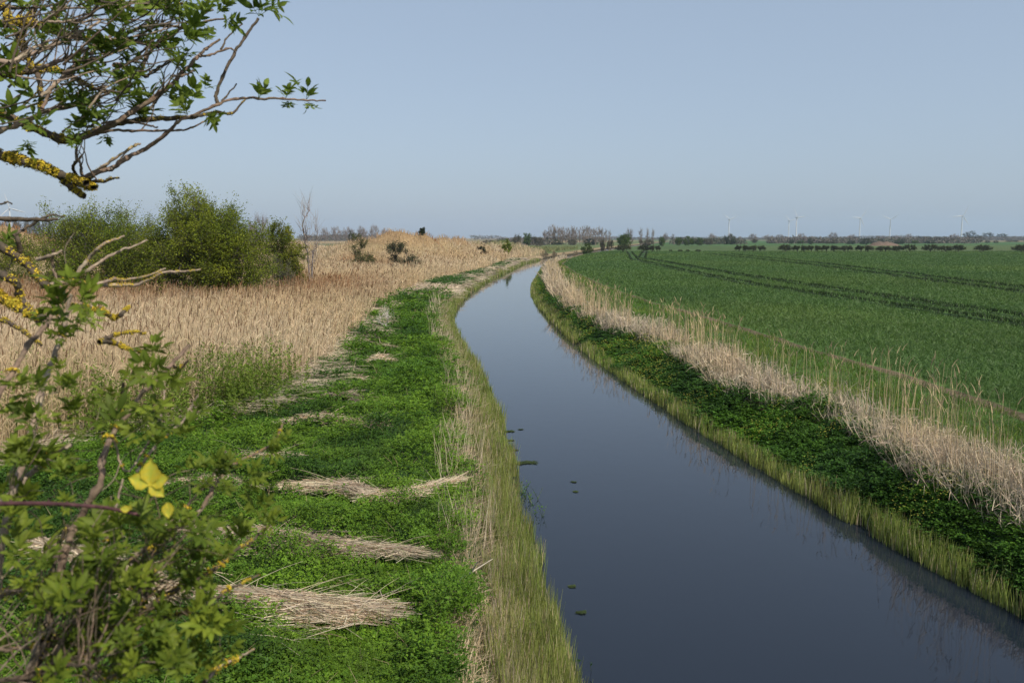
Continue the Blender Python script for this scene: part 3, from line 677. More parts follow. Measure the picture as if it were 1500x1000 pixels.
rng = np.random.default_rng(21)
HAW = (np.array([.11, .155, .014]), np.array([.25, .28, .026])); BARK = np.array([.10, .085, .07])
def big_bush(px, dist, pxw, ytop, label, cols, seed, blobs_fn, nt=130, leaf=10, name='hawthorn_bush', grp='bushes behind the reed bed', stemr=1.3, leafL=.11):
    loc = gpos(px, dist); W = pxw / FPX * dist; H = top_h(ytop, dist, loc[2])
    blobs = blobs_fn(W, H); st = [(rng.normal() * stemr * .5, rng.normal() * stemr * .5, 0) for _ in range(7)]
    return make_tree(name, label, 'bush', grp, loc, ell_targets(nt, blobs, .2), st, M_bush, r_tip=.014, leaf_n=leaf, leaf_L=leafL, spread=min(.8, .16 * W), cols=cols, bark=BARK, twigs=14, twig_L=min(.95, .2 * W), twig_w=.022, up=.7)
def bl_main(W, H): return [(-.05 * W, 0, .42 * H, .36 * W, .32 * W, .40 * H), (-.02 * W, .3, .64 * H, .30 * W, .26 * W, .33 * H), (.28 * W, -.3, .36 * H, .24 * W, .22 * W, .33 * H), (-.28 * W, .2, .36 * H, .24 * W, .22 * W, .33 * H), (.14 * W, -.5, .52 * H, .22 * W, .2 * W, .3 * H)]
def bl_left(W, H): return [(.05 * W, 0, .38 * H, .42 * W, .3 * W, .36 * H), (-.25 * W, .3, .5 * H, .22 * W, .2 * W, .40 * H), (.25 * W, -.3, .42 * H, .26 * W, .24 * W, .36 * H), (0, .4, .62 * H, .26 * W, .2 * W, .26 * H)]
big_bush(300, 49, 196, 276, 'largest round yellow-green bush behind the reeds, left of the bare sapling', HAW, 1, bl_main, 340, 20)
big_bush(148, 51, 196, 281, 'broad loose green bush behind the reeds with the yellow lichen branch above it', (HAW[0] * np.array([.8, .95, 1.1]), HAW[1]), 2, bl_left, 250, 14)
big_bush(20, 60, 90, 325, 'low green bush at the left edge of the photo behind elder twigs', (HAW[0] * .9, HAW[1] * .8), 3, bl_left, 70, 12)
big_bush(418, 58, 62, 328, 'small dense green bush between the largest bush and the bare sapling', (HAW[0], HAW[1] * np.array([.95, .85, 1])), 4, lambda W, H: [(0, 0, .62 * H, .42 * W, .4 * W, .3 * H), (.15 * W, 0, .38 * H, .38 * W, .35 * W, .34 * H), (-.1 * W, 0, .8 * H, .3 * W, .3 * W, .18 * H)], 80, 14, stemr=.5)
big_bush(412, 55, 64, 372, 'grey-green bramble tangle under the small dense bush', (np.array([.09, .095, .045]), np.array([.16, .14, .085])), 5, lambda W, H: [(0, 0, .4 * H, .5 * W, .45 * W, .5 * H)], 34, 7, name='bramble_bush', stemr=.8)
big_bush(528, 92, 44, 334, 'olive bush with pointed top on the plain between the bare sapling and the mounds', (np.array([.06, .075, .02]), np.array([.10, .11, .03])), 6, lambda W, H: [(0, 0, .62 * H, .22 * W, .22 * W, .36 * H), (.1 * W, 0, .25 * H, .5 * W, .4 * W, .28 * H)], 50, 8, stemr=.6, leafL=.15)
big_bush(590, 90, 44, 347, 'wide low grey-green bush in front of the tan mounds', (np.array([.055, .065, .03]), np.array([.09, .095, .045])), 7, lambda W, H: [(-.1 * W, 0, .5 * H, .4 * W, .4 * W, .5 * H), (.3 * W, 0, .35 * H, .3 * W, .3 * W, .36 * H)], 45, 8, stemr=.8, leafL=.15)
big_bush(619, 126, 11, 335, 'small dark round bush on the skyline of the tan mounds', (np.array([.035, .05, .022]), np.array([.05, .07, .03])), 8, lambda W, H: [(0, 0, .55 * H, .5 * W, .5 * W, .5 * H)], 22, 7, stemr=.3, leafL=.18)
big_bush(742, 175, 14, 351, 'small yellow-green bush on the plain right of the mounds', HAW, 9, lambda W, H: [(0, 0, .55 * H, .5 * W, .5 * W, .48 * H)], 30, 8, stemr=.4, leafL=.2)
big_bush(705, 150, 14, 360, 'low olive bush at the right foot of the mounds', (np.array([.06, .06, .025]), np.array([.09, .085, .035])), 10, lambda W, H: [(0, 0, .5 * H, .55 * W, .5 * W, .5 * H)], 20, 7, stemr=.5, leafL=.2)

# bare sapling and the bare white shrub
def bare_sapling():
    loc = gpos(456, 60); H = top_h(293, 60, loc[2]); W = 36 / FPX * 60
    T = ell_targets(42, [(0, 0, .72 * H, .5 * W, .4 * W, .27 * H), (0, 0, .5 * H, .3 * W, .3 * W, .2 * H)], .5)
    make_tree('bare_sapling', 'slender leafless sapling with mauve twigs right of the small dense bush', 'tree', None, loc, T, [(0, 0, 0), (.05, 0, .2 * H), (-.12 * W, 0, .5 * H), (.1 * W, 0, .5 * H)], M_bark, jitter=.02, r_tip=.013, leaf_n=0, leaf_L=.1, spread=.3, cols=HAW, bark=MAUVE, twigs=5, twig_L=1.1, twig_w=.022, up=1.6)
bare_sapling()
def white_shrub():
    p = on_plane(563, 486, .68); loc = (p[0], p[1], float(ground_z(p[0], p[1])))
    T = ell_targets(30, [(0, 0, .55, .3, .3, .55), (.25, 0, .85, .22, .2, .25)], .4)
    make_tree('dead_shrub', 'small dead shrub of bleached white twigs on the green bank', 'shrub', None, loc, T, [(0, 0, 0), (.1, .1, 0)], M_reed, r_tip=.008, leaf_n=0, leaf_L=.1, spread=.2, cols=HAW, bark=np.array([.52, .47, .42]), twigs=5, twig_L=.3, twig_w=.012, up=.9)
white_shrub()

rng = np.random.default_rng(22)
# ------ prototypes for the distance, copied with their own scale
PROTO = {}
def proto(key, name, cat, targets, stems, mleaf, first, **kw):
    PROTO[key] = dict(name=name, cat=cat, fn=lambda: tree_parts(targets, stems, **kw), mleaf=mleaf, root=None)
BT = MAUVE
for v in range(2):
    proto('bare%d' % v, 'bare_tree', 'tree', ell_targets(90, [(0, 0, 6.4, 5.2, 5.2, 4.0), (2.5, 0, 5.2, 3.6, 3.6, 3.2), (-2.8, 0, 5.4, 3.4, 3.4, 3.0)], .35), [(0, 0, 0), (0, 0, 1.6)], M_far, None,
          r_tip=.035, leaf_n=0, leaf_L=.3, spread=1, cols=HAW, bark=BT, twigs=24, twig_L=2.2, twig_w=.06, up=.9)
    proto('poplar%d' % v, 'bare_poplar', 'tree', ell_targets(40, [(0, 0, 6.2, 1.0, 1.0, 4.2), (0, 0, 3.0, .7, .7, 2.2)], .3), [(0, 0, 0), (0, 0, 1.5), (0, 0, 4), (0, 0, 6.5)], M_far, None,
          r_tip=.032, leaf_n=0, leaf_L=.3, spread=.6, cols=HAW, bark=BT * np.array([1.05, 1, .9]), twigs=16, twig_L=1.7, twig_w=.042, up=1.9)
    proto('leafy%d' % v, 'leafy_tree', 'tree', ell_targets(60, [(0, 0, 5.5, 4.4, 4, 4.2), (2.4, 0, 4.2, 3, 3, 3.2), (-2.6, 0, 4, 3, 3, 3.2)], .45), [(0, 0, 0), (0, 0, 1.2)], M_far, None,
          r_tip=.04, leaf_n=9, leaf_L=.55, spread=1.4, cols=(np.array([.05, .085, .018]), np.array([.09, .13, .025])), bark=BARK, twigs=9, twig_L=1.6, twig_w=.06)
    proto('dark%d' % v, 'dark_bush', 'bush', ell_targets(46, [(0, 0, 4.6, 4.6, 4, 4.6), (3, 0, 3.2, 3, 3, 3), (-3, 0, 3.4, 3, 3, 3.2)], .4), [(0, 0, 0), (1, 0, 0)], M_far, None,
          r_tip=.04, leaf_n=7, leaf_L=.6, spread=1.4, cols=(np.array([.028, .042, .018]), np.array([.055, .065, .03])), bark=BARK, twigs=9, twig_L=1.6, twig_w=.06)
    proto('brown%d' % v, 'brown_thicket', 'bush', ell_targets(56, [(0, 0, 3.4, 5.5, 4, 3.6), (4, 0, 2.8, 3.6, 3, 3), (-4, 0, 2.8, 3.6, 3, 3)], .4), [(0, 0, 0), (2, 0, 0), (-2, 0, 0)], M_far, None,
          r_tip=.04, leaf_n=5, leaf_L=.5, spread=1.4, cols=(np.array([.075, .075, .04]), np.array([.11, .095, .06])), bark=BT * .95, twigs=14, twig_L=1.7, twig_w=.08, up=1.0)
    proto('hedge%d' % v, 'hedge_shrub', 'shrub', ell_targets(60, [(0, 0, 1.35, 2.1, .8, .62), (1.3, 0, 1.3, 1.2, .8, .6), (-1.3, 0, 1.35, 1.2, .8, .6)], .25), [(-.8, 0, 0), (.1, 0, 0), (.9, .1, 0)], M_far, None,
          r_tip=.022, leaf_n=6, leaf_L=.17, spread=.5, cols=(np.array([.035, .045, .016]), np.array([.065, .07, .03])), bark=BARK * .7, twigs=10, twig_L=.5, twig_w=.035, up=.3)
for v in range(2):
    proto('straw%d' % v, 'scrub_clump', 'scrub', ell_targets(40, [(0, 0, 2.6, 5.5, 4, 2.6), (4, 0, 2, 3.6, 3, 2), (-4, 0, 2, 3.6, 3, 2)], .4), [(0, 0, 0), (2, 0, 0), (-2, 0, 0)], M_far, None,
          r_tip=.04, leaf_n=5, leaf_L=.5, spread=1.2, cols=(np.array([.20, .16, .10]), np.array([.36, .30, .20])), bark=np.array([.3, .25, .17]), twigs=14, twig_L=1.7, twig_w=.08, up=1.0)
SZ = {'straw': (16.0, 6.5), 'bare': (13.0, 11.4), 'poplar': (2.9, 11.2), 'leafy': (11.5, 10.2), 'dark': (12.5, 9.8), 'brown': (16.5, 7.6), 'hedge': (5.4, 2.2)}
for i, (px, d, w, ytop, key, label) in enumerate([]): pass
def far(px, dist, pxw, ytop, key, label, group):
    v = int(rng.integers(0, 2)); P = PROTO[key + str(v)]; x = (px - 750) / FPX * dist; z = float(ground_z(x, dist)) - .05
    H = CAM_H + (348 - ytop) / FPX * dist - z; W = pxw / FPX * dist; w0, h0 = SZ[key]; sx = W / w0; sc = (sx, sx, H / h0); rz = float(rng.choice([0, math.pi]) + rng.normal() * .25) if key == 'hedge' else float(rng.random() * 6.28)
    if P['root'] is None:
        tb, cb = P['fn'](); r = thing(P['name'], label, P['cat'], (x, dist, z), group); tb.build('trunk', M_bark, r); cb.build('crown', P['mleaf'], r)
        r.scale = sc; r.rotation_euler = (0, 0, rz); P['root'] = r; return r
    return copy_thing(P['root'], (x, dist, z), rz, sc, label, group)

G1 = 'clipped shrubs of the gappy field hedge'
HED = [(912, 26, 'hedge shrub at the far left of the field hedge, just under the round green tree'), (942, 22, 'hedge shrub under the three slim bare trees, left of a pair'), (958, 18, 'last hedge shrub before the long gap in the field hedge'),
       (1085, 22, 'first hedge shrub right of the long gap in the field hedge'), (1107, 26, 'hedge shrub below the dark round bare tree, left of a narrow gap'), (1148, 24, 'hedge shrub below the pair of close turbines, on their left'),
       (1170, 24, 'hedge shrub right below the taller of the close turbines'), (1190, 22, 'hedge shrub ending the run beneath the pair of close turbines'), (1213, 27, 'hedge shrub beneath the squarish bare tree between turbines'),
       (1237, 23, 'hedge shrub left of the single turbine with the tilted blades'), (1263, 27, 'hedge shrub just right of the single turbine, under a dark bush'), (1291, 24, 'hedge shrub in front of the reddish mound, left of its pair'),
       (1311, 22, 'hedge shrub in front of the reddish mound, on its right side'), (1329, 20, 'smallest brownish hedge shrub closing the run by the reddish mound'), (1360, 26, 'hedge shrub starting the run left of the rightmost turbine'),
       (1381, 24, 'middle hedge shrub of the run left of the rightmost turbine'), (1400, 24, 'hedge shrub just below the rightmost turbine'), (1436, 31, 'free-standing hedge shrub with gaps on both sides, right of the rightmost turbine'),
       (1492, 36, 'hedge shrub cut by the right edge of the photo')]
for px, w, l in HED: far(px, 232 + rng.normal() * 1.5, w * 1.05, 358.5 + rng.normal() * .6, 'hedge', l, G1)
for px, w, l in ((981, 5, 'tiny dark scrub tuft first in the hedge gap'), (995, 8, 'dark scrub tuft in the middle of the hedge gap'), (1006, 6, 'dark scrub tuft right of the middle one in the hedge gap'), (1021, 9, 'dark scrub tuft last in the hedge gap')):
    far(px, 236, w, 365.2, 'hedge', l, 'scrub tufts in the hedge gap')

ORD = ['leftmost', 'second from left', 'third from left', 'fourth from left', 'fifth from left', 'sixth from left', 'seventh from left', 'eighth from right', 'seventh from right', 'sixth from right', 'fifth from right', 'fourth from right', 'third from right', 'second from right', 'rightmost']
for i in range(22):
    lab = 'bare poplar, %s in the tall row beyond the bend of the water' % (ORD[i] if i < 7 else ORD[i - 7] if i > 14 else '%s from left' % ['eighth', 'ninth', 'tenth', 'eleventh', 'twelfth', 'thirteenth', 'fourteenth', 'fifteenth'][i - 7])
    far(797 + i * 3.95 + rng.normal() * .6, 520 + rng.normal() * 14, 8 + rng.random() * 4, 332.0 + rng.normal() * 1.5 + (3.5 if i < 2 else 0), 'poplar', lab, 'bare poplars in a row')
G2 = 'trees and bushes along the horizon'
FARL_ = [
 (757, 420, 16, 343, 'brown', 'pale thicket at the left end of the copse, beside the small yellow-green bush'), (772, 430, 18, 340.5, 'leafy', 'hazy green willow left of the tall poplar row'), (787, 430, 18, 345, 'brown', 'olive thicket between the hazy willow and the poplar row'),
 (812, 500, 26, 350, 'dark', 'dark undergrowth at the left foot of the poplar row'), (838, 500, 26, 350, 'brown', 'brown undergrowth under the middle of the poplar row'), (864, 500, 26, 349.5, 'dark', 'dark undergrowth at the right foot of the poplar row'),
 (859, 232, 20, 355.5, 'leafy', 'low green bush on the pale bank where the field corner meets the water'), (882, 300, 14, 348.5, 'brown', 'dark brown scrub left of the round green tree'), (893, 300, 12, 350, 'brown', 'small brown scrub touching the round green tree'),
 (886, 520, 8, 335, 'poplar', 'bare narrow tree standing just right of the poplar row'), (892, 520, 6, 336, 'poplar', 'second bare narrow tree right of the poplar row'),
 (914, 300, 31, 341, 'leafy', 'round bright green tree right of the poplars'), (920, 460, 16, 334, 'bare', 'bare tree showing above the round bright green tree'),
 (937, 470, 8, 333, 'poplar', 'first of three slim bare trees right of the round green tree'), (947, 470, 7, 334, 'poplar', 'middle of three slim bare trees right of the round green tree'), (955, 470, 7, 334.5, 'poplar', 'last of three slim bare trees right of the round green tree'),
 (945, 420, 30, 350, 'brown', 'low olive thicket at the feet of the three slim bare trees'), (968, 380, 14, 345.5, 'leafy', 'narrow green tree right of the three slim bare trees'), (973, 600, 9, 340, 'bare', 'small bare tree poking above the narrow green tree'), (984, 700, 6, 342, 'bare', 'faint thin bare tree right of the narrow green tree'),
 (992, 420, 15, 346.5, 'leafy', 'green tree starting the leafy trio left of the first right-hand turbine'), (1007, 420, 18, 345.5, 'leafy', 'green tree in the middle of the leafy trio'), (1023, 420, 16, 347, 'leafy', 'green tree ending the leafy trio'),
 (1041, 650, 16, 341, 'bare', 'mauve round bare tree left of the turbine above the hedge gap'), (1036, 480, 16, 349, 'brown', 'low brown thicket below the mauve round bare tree'), (1067, 500, 22, 343, 'dark', 'dark bushy tree right below the turbine above the hedge gap'), (1068, 600, 14, 341, 'bare', 'bare crown rising over the dark bushy tree'),
 (1081, 800, 8, 345.5, 'bare', 'faint bare tree between two dark trees right of the hedge gap'), (1101, 700, 17, 342, 'bare', 'dense dark bare tree, dome shaped, left of the pair of turbines'), (1103, 640, 20, 350, 'brown', 'brown thicket under the dome-shaped bare tree'),
 (1123, 800, 20, 343.5, 'bare', 'wide hazy bare tree between the dome-shaped tree and the pair of turbines'), (1140, 820, 17, 343, 'bare', 'hazy bare tree touching the left turbine of the pair'), (1128, 620, 26, 350.5, 'brown', 'olive thicket below the hazy bare trees'),
 (1156, 560, 14, 350, 'dark', 'dark green bush at the foot of the pair of turbines'), (1171, 600, 16, 341, 'bare', 'lone round bare tree just right of the pair of turbines'), (1170, 560, 16, 351, 'leafy', 'green bush under the lone round bare tree'), (1184, 520, 12, 348, 'dark', 'dark upright bush right of the lone round bare tree'), (1198, 600, 16, 352, 'brown', 'low brown thicket right of the dark upright bush'),
 (1216, 700, 18, 340, 'bare', 'squarish grey bare tree between the pair and the next turbine'), (1212, 560, 26, 350.5, 'brown', 'brown-green thicket under the squarish bare tree'), (1233, 620, 14, 350, 'leafy', 'small green bush left of the tilted-blade turbine'), (1243, 720, 24, 343, 'bare', 'wide bare tree in front of the tilted-blade turbine'),
 (1243, 520, 13, 352, 'dark', 'dark bush under the wide bare tree'), (1265, 500, 17, 349, 'dark', 'dark green tree right of the tilted-blade turbine'), (1287, 900, 18, 344.5, 'bare', 'grey bare tree above the reddish mound'), (1312, 900, 30, 345, 'bare', 'long low grey wood edge right of the reddish mound'),
 (1314, 520, 14, 349, 'dark', 'dark green bush at the right end of the reddish mound'), (1327, 900, 14, 342, 'bare', 'blue-grey taller tree between the last two turbines'), (1336, 560, 12, 351.5, 'leafy', 'small green bush right of the mound bush'), (1348, 900, 26, 345, 'brown', 'hazy brown thicket between the last two turbines'),
 (1359, 560, 15, 351, 'dark', 'dark bush below the hazy brown thicket'), (1374, 900, 26, 345.5, 'brown', 'hazy brown thicket left of the rightmost turbine'), (1383, 600, 10, 352, 'dark', 'little dark bush left of the rightmost turbine'), (1393, 900, 16, 342, 'bare', 'hazy bare tree next to the rightmost turbine'),
 (1416, 1300, 24, 338.5, 'dark', 'tallest blue-grey wood clump right of the rightmost turbine'), (1411, 640, 14, 351, 'dark', 'dark green bush under the tallest blue-grey clump'), (1442, 1300, 22, 341, 'dark', 'blue-grey wood clump second right of the rightmost turbine'), (1462, 1350, 22, 342.5, 'dark', 'blue-grey wood clump tapering off near the right edge'),
 (1429, 800, 26, 345, 'brown', 'hazy low thicket in front of the blue-grey clumps'), (1442, 640, 9, 352, 'dark', 'little dark bush below the second blue-grey clump'), (1454, 640, 9, 352, 'dark', 'little dark bush right of its twin below the blue-grey clumps'),
 (1485, 1800, 34, 346, 'dark', 'faint far wood at the right edge of the photo'), (1478, 800, 18, 351, 'dark', 'flat dark thicket near the right edge of the photo'), (1500, 800, 22, 351.5, 'brown', 'flat brown thicket cut by the right edge of the photo'),
 (384, 190, 34, 313, 'bare', 'mauve bare tree behind the largest bush'), (372, 230, 22, 322, 'bare', 'paler bare tree half hidden by the largest bush'), (478, 760, 16, 333, 'bare', 'hazy bare wood tree just right of the bare sapling'), (494, 760, 20, 331, 'bare', 'hazy bare wood tree second right of the bare sapling'), (512, 760, 20, 331.5, 'bare', 'hazy bare wood tree left of the olive bush'),
 (532, 760, 20, 330, 'bare', 'hazy bare wood tree behind the olive bush'), (549, 760, 20, 329, 'bare', 'hazy bare wood tree meeting the mound crest'), (566, 780, 18, 333, 'bare', 'hazy bare wood tree behind the mound crest'), (516, 420, 12, 338, 'dark', 'dark bush left of the olive bush top'),
 (30, 900, 26, 320, 'brown', 'mauve hill wood under the left turbine'), (52, 900, 26, 317, 'brown', 'mauve hill wood right of the left turbine'), (8, 900, 24, 322, 'brown', 'mauve hill wood at the left edge of the photo'), (72, 900, 26, 320, 'brown', 'mauve hill wood running behind the broad loose bush'),
 (716, 600, 24, 351, 'brown', 'dim dark thicket between the mounds and the poplar copse'), (738, 900, 30, 349, 'dark', 'far hazy thicket above the small yellow-green bush'),
]
for a in FARL_: far(*a, G2)

# scrub on the far bank, where the water turns out of sight
for px, dist, w, yt, l in ((797, 205, 12, 366, 'pale scrub clump left on the far bank beyond the end of the visible water'), (812, 215, 14, 366, 'pale scrub clump in the middle of the far bank'), (826, 210, 12, 369, 'pale scrub clump low on the far bank above the field corner'), (843, 235, 12, 365, 'pale scrub clump right on the far bank beside the low green bush')):
    far(px, dist, w, yt, 'straw', l, 'scrub clumps on the far bank')

def far_wood():
    mb = MB()
    for px0, px1, dist, h, n in ((690, 1520, 1700, 7, 5200), (1290, 1520, 1250, 5, 1500), (1125, 1425, 640, 3.6, 2600), (985, 1085, 560, 2.6, 700), (750, 800, 520, 3.5, 500), (440, 585, 1100, 9, 1700), (-20, 120, 1200, 12, 1500)):
        px = px0 + (px1 - px0) * rng.random(n); y = dist + rng.normal(size=n) * 25; x = (px - 750) / FPX * y; hh = h * (.35 + 1.0 * fbm(x, x * 0, 60, 121)) * (.6 + .5 * vnoise(x, x * 0, 14, 123)); z = ground_z(x, y) + hh * rng.random(n) ** .8; c = mixc(np.array([.075, .085, .05]), MAUVE * .8, vnoise(x, y * 0, 45, 125))
        k = np.repeat(np.arange(n), 5); m = len(k); mb.leaves(V3(x, y, z)[k] + rng.normal(size=(m, 3)) * np.array([1.6, 1.6, .7]), rng.normal(size=(m, 3)), rng.normal(size=(m, 3)), 1.1 + 1.2 * rng.random(m), 1.0, jit(c, .3)[k])
    tag(mb.build('distant_woods', M_far), 'far hazy woodland and hedges merging along the horizon', 'woodland', kind='stuff')
far_wood()

# reddish mound behind the hedge
def red_mound():
    mb = MB(); n, m = 40, 12; u = np.linspace(-1, 1, n); v = np.linspace(-1, 1, m); U, Vv = np.meshgrid(u, v, indexing='ij'); d = 420; cx = (1291 - 750) / FPX * d
    hgt = 2.2 * np.clip(1 - U ** 2, 0, 1) ** .8 * np.clip(1 - Vv ** 2, 0, 1) * (.75 + .5 * vnoise(U * 5, Vv * 3, 1, 7)); X = cx + U * 7.5; Y = d + Vv * 6; V = np.stack([X, Y, ground_z(X, Y) - .15 + hgt], -1).reshape(-1, 3)
    i = np.arange(n * m).reshape(n, m); F = np.stack([i[:-1, :-1], i[1:, :-1], i[1:, 1:], i[:-1, 1:]], -1).reshape(-1, 4)
    mb.add(V, F, np.array([.135, .095, .07])); o = mb.build('spoil_mound', M_ground); o['kind'] = 'structure'
red_mound()

# ------------------------------------------------------------------ wind turbines
def make_turbine():
    r = thing('wind_turbine', 'x', 'wind turbine', (0, 0, 0), 'wind turbines on the horizon'); W = np.array([.55, .56, .57]); H = 60.0
    mb = MB(); mb.tube([(0, 0, z) for z in np.linspace(-1, H, 9)], np.linspace(2.1, 1.2, 9), W, 14); mb.build('tower', M_white, r)
    mb = MB(); mb.tube([(0, y, H + 1.0) for y in (-3.2, -2.9, -1, 2.5, 5, 5.4)], [.6, 1.5, 1.75, 1.7, 1.3, .4], W, 12); mb.build('nacelle', M_white, r)
    mb = MB(); mb.tube([(0, y, H + 1.0) for y in (-5.4, -5.1, -4.4, -3.3)], [.1, .8, 1.3, 1.4], W, 12); mb.build('hub', M_white, r)
    return r
def add_blades(r, ang):
    for k in range(3):
        a = ang + k * 2 * math.pi / 3; d = np.array([math.sin(a), 0, math.cos(a)]); s = np.array([math.cos(a), 0, -math.sin(a)]); y = np.array([0, 1.0, 0]); c = np.array([0, -4.3, 61.0]); rows = []
        for t, ch, th in ((0, .8, .8), (.08, 1.0, .8), (.2, 2.6, .55), (.45, 1.9, .35), (.75, 1.2, .22), (1, .35, .1)):
            p = c + d * (1.2 + 28 * t); tw = .35 * (1 - t); e = s * math.cos(tw) + y * math.sin(tw); f = np.cross(d, e); rows.append([p - e * ch * .35, p + f * th * .5, p + e * ch * .65, p - f * th * .5])
        V = np.array(rows).reshape(-1, 3); F = []
        for i in range(5):
            for j in range(4): F.append([i * 4 + j, i * 4 + (j + 1) % 4, i * 4 + 4 + (j + 1) % 4, i * 4 + 4 + j])
        mb = MB(); mb.add(V, F, np.array([.55, .56, .57])); mb.build('blade', M_white, r)
TUR = [(22, 1650, 306, 95, -.25, 'nearest wind turbine, at the far left above a mauve hill wood'), (1065, 2450, 322, 78, 1.15, 'white wind turbine standing alone above the hedge gap'), (1152, 2550, 324, 80, 1.3, 'shorter left one of two wind turbines close together'),
       (1163, 2250, 319, 88, 1.45, 'taller right one of two wind turbines close together'), (1255, 2300, 320, 70, .62, 'wind turbine with tilted blades between a wide bare tree and a dark tree'), (1299, 2450, 322, 40, 1.0, 'wind turbine right behind the reddish mound'), (1403, 2200, 317, 60, .45, 'rightmost wind turbine beside the tallest blue-grey wood clump')]
for i, (px, d, yh, rz, ang, l) in enumerate(TUR):
    t = make_turbine() if i == 0 else None
    if t is None:
        t = T0.copy(); C.objects.link(t)
        for ch in BASE:
            c = ch.copy(); C.objects.link(c); c.parent = t
    else:
        T0 = t; BASE = [c for c in C.objects if c.parent == t]
    add_blades(t, ang); x = (px - 750) / FPX * d; H = CAM_H + (348 - yh) / FPX * d
    t.location = (x, d, 0); t.scale = (H / 61,) * 3; t.rotation_euler = (0, 0, R(rz - 60)); t['label'] = l; t['group'] = 'wind turbines on the horizon'

# ------------------------------------------------------------------ floating weed and shoots standing in the water
def weed(px, py, w, label, grp):
    p = on_plane(px, py, 0); W = w / FPX * p[1]; n = int(np.clip(W * 700, 16, 500)); lf = .05 if W < .3 else .075; mb = MB(); x = np.clip(rng.normal(size=n), -1.7, 1.7) * W * .26; y = np.clip(rng.normal(size=n), -1.7, 1.7) * W * .10 + .06 * np.sin(x * 6 / W) * W; az = rng.random(n) * 6.28
    P = np.stack([x, y, .004 + .008 * rng.random(n)], -1); mb.leaves(P, dirv(az, rng.random(n) * .08), np.tile([0, 0, 1.0], (n, 1)) + rng.normal(size=(n, 3)) * .08, lf * (.7 + .6 * rng.random(n)), lf * .5, jit(np.array([.06, .085, .025]), .3, n))
    tag(mb.build('floating_weed', M_green, loc=None), label, 'water weed', grp).location = (p[0], p[1], 0)
GW = 'mats of floating water weed'
for a in ((768, 678, 38, 'largest mat of floating weed, touching the left reeds'), (750, 659, 18, 'round weed mat just above the largest one'), (741, 632, 22, 'slim weed mat close to the left reeds above the others'), (763, 629, 6, 'tiny speck of weed out from the slim mat'), (748, 645, 9, 'small weed mat between the slim and the round mat'),
          (838, 859, 7, 'faint weed mat in the dark water near the bottom left'), (852, 897, 12, 'lowest faint weed mat in the dark water'), (840, 706, 6, 'weed speck alone in the open water'), (843, 720, 7, 'weed speck below another in the open water')): weed(*a, GW)
def tuft(px, py, h, n, label):
    p = on_plane(px, py, 0); b = rng.normal(size=(n, 3)) * np.array([.12, .1, 0]); b[:, 2] = -.05; T = b + V3(rng.normal(size=n) * .07, rng.normal(size=n) * .07, h * (.5 + .6 * rng.random(n))); mb = MB(); mb.ribbons(b, (b + T) / 2, T, .010, jit(RUSH * .8, .3, n), 2)
    k = np.repeat(np.arange(n), 3); m = len(k); t = rng.random(m)[:, None]; mb.leaves(b[k] * (1 - t) + T[k] * t, dirv(rng.random(m) * 6.28, rng.random(m)), rng.normal(size=(m, 3)), .06, .02, jit(DGREEN * 1.6, .3, m))
    tag(mb.build('reed_tuft', M_rush), label, 'reed tuft', 'reed tufts standing in the water').location = (p[0], p[1], 0)
for a in ((762, 722, .3, 22, 'loose dark reed tuft in the water below the largest weed mat'), (775, 735, .28, 20, 'leafy dark reed tuft out in the water beside its pair'), (787, 752, .3, 8, 'thin upright reed tuft close to the left reeds'), (700 + 164, 985, .3, 5, 'few thin reed shoots alone in the water at the bottom edge')): tuft(*a)

# bleached stick on the left bank
def stick():
    A = on_plane(668, 856, .85); B = on_plane(690, 838, 1.05); Cc = on_plane(700, 822, 1.25); D = on_plane(722, 818, 1.2); mb = MB()
    mb.tube([A, (A + B) / 2 + [0, 0, .02], B, Cc], [.008, .011, .012, .007], np.array([.5, .43, .33]), 6, .2); mb.tube([B, (B + D) / 2, D], [.009, .008, .004], np.array([.5, .43, .33]), 6, .2)
    tag(mb.build('dead_stick', M_bark), 'pale forked dead stick leaning out of the straw on the left bank', 'stick')
stick()

# ------------------------------------------------------------------ elder in the foreground
rng = np.random.default_rng(23)
TW = np.array([.17, .12, .085]); TWP = np.array([.27, .205, .15]); TWD = np.array([.085, .065, .045]); LIC = np.array([.64, .43, .035]); BRA = np.array([.075, .034, .036])
def spline(P, n=None):
    P = np.asarray(P, float)
    if len(P) < 3: return np.array([P[0] + (P[-1] - P[0]) * t for t in np.linspace(0, 1, 6)])
    Q = np.vstack([2 * P[0] - P[1], P, 2 * P[-1] - P[-2]]); out = []
    for i in range(1, len(Q) - 2):
        for t in np.linspace(0, 1, 6, endpoint=False):
            a, b, c, d = Q[i - 1:i + 3]; out.append(.5 * (2 * b + (c - a) * t + (2 * a - 5 * b + 4 * c - d) * t * t + (3 * b - a - 3 * c + d) * t ** 3))
    out.append(P[-1]); return np.array(out)

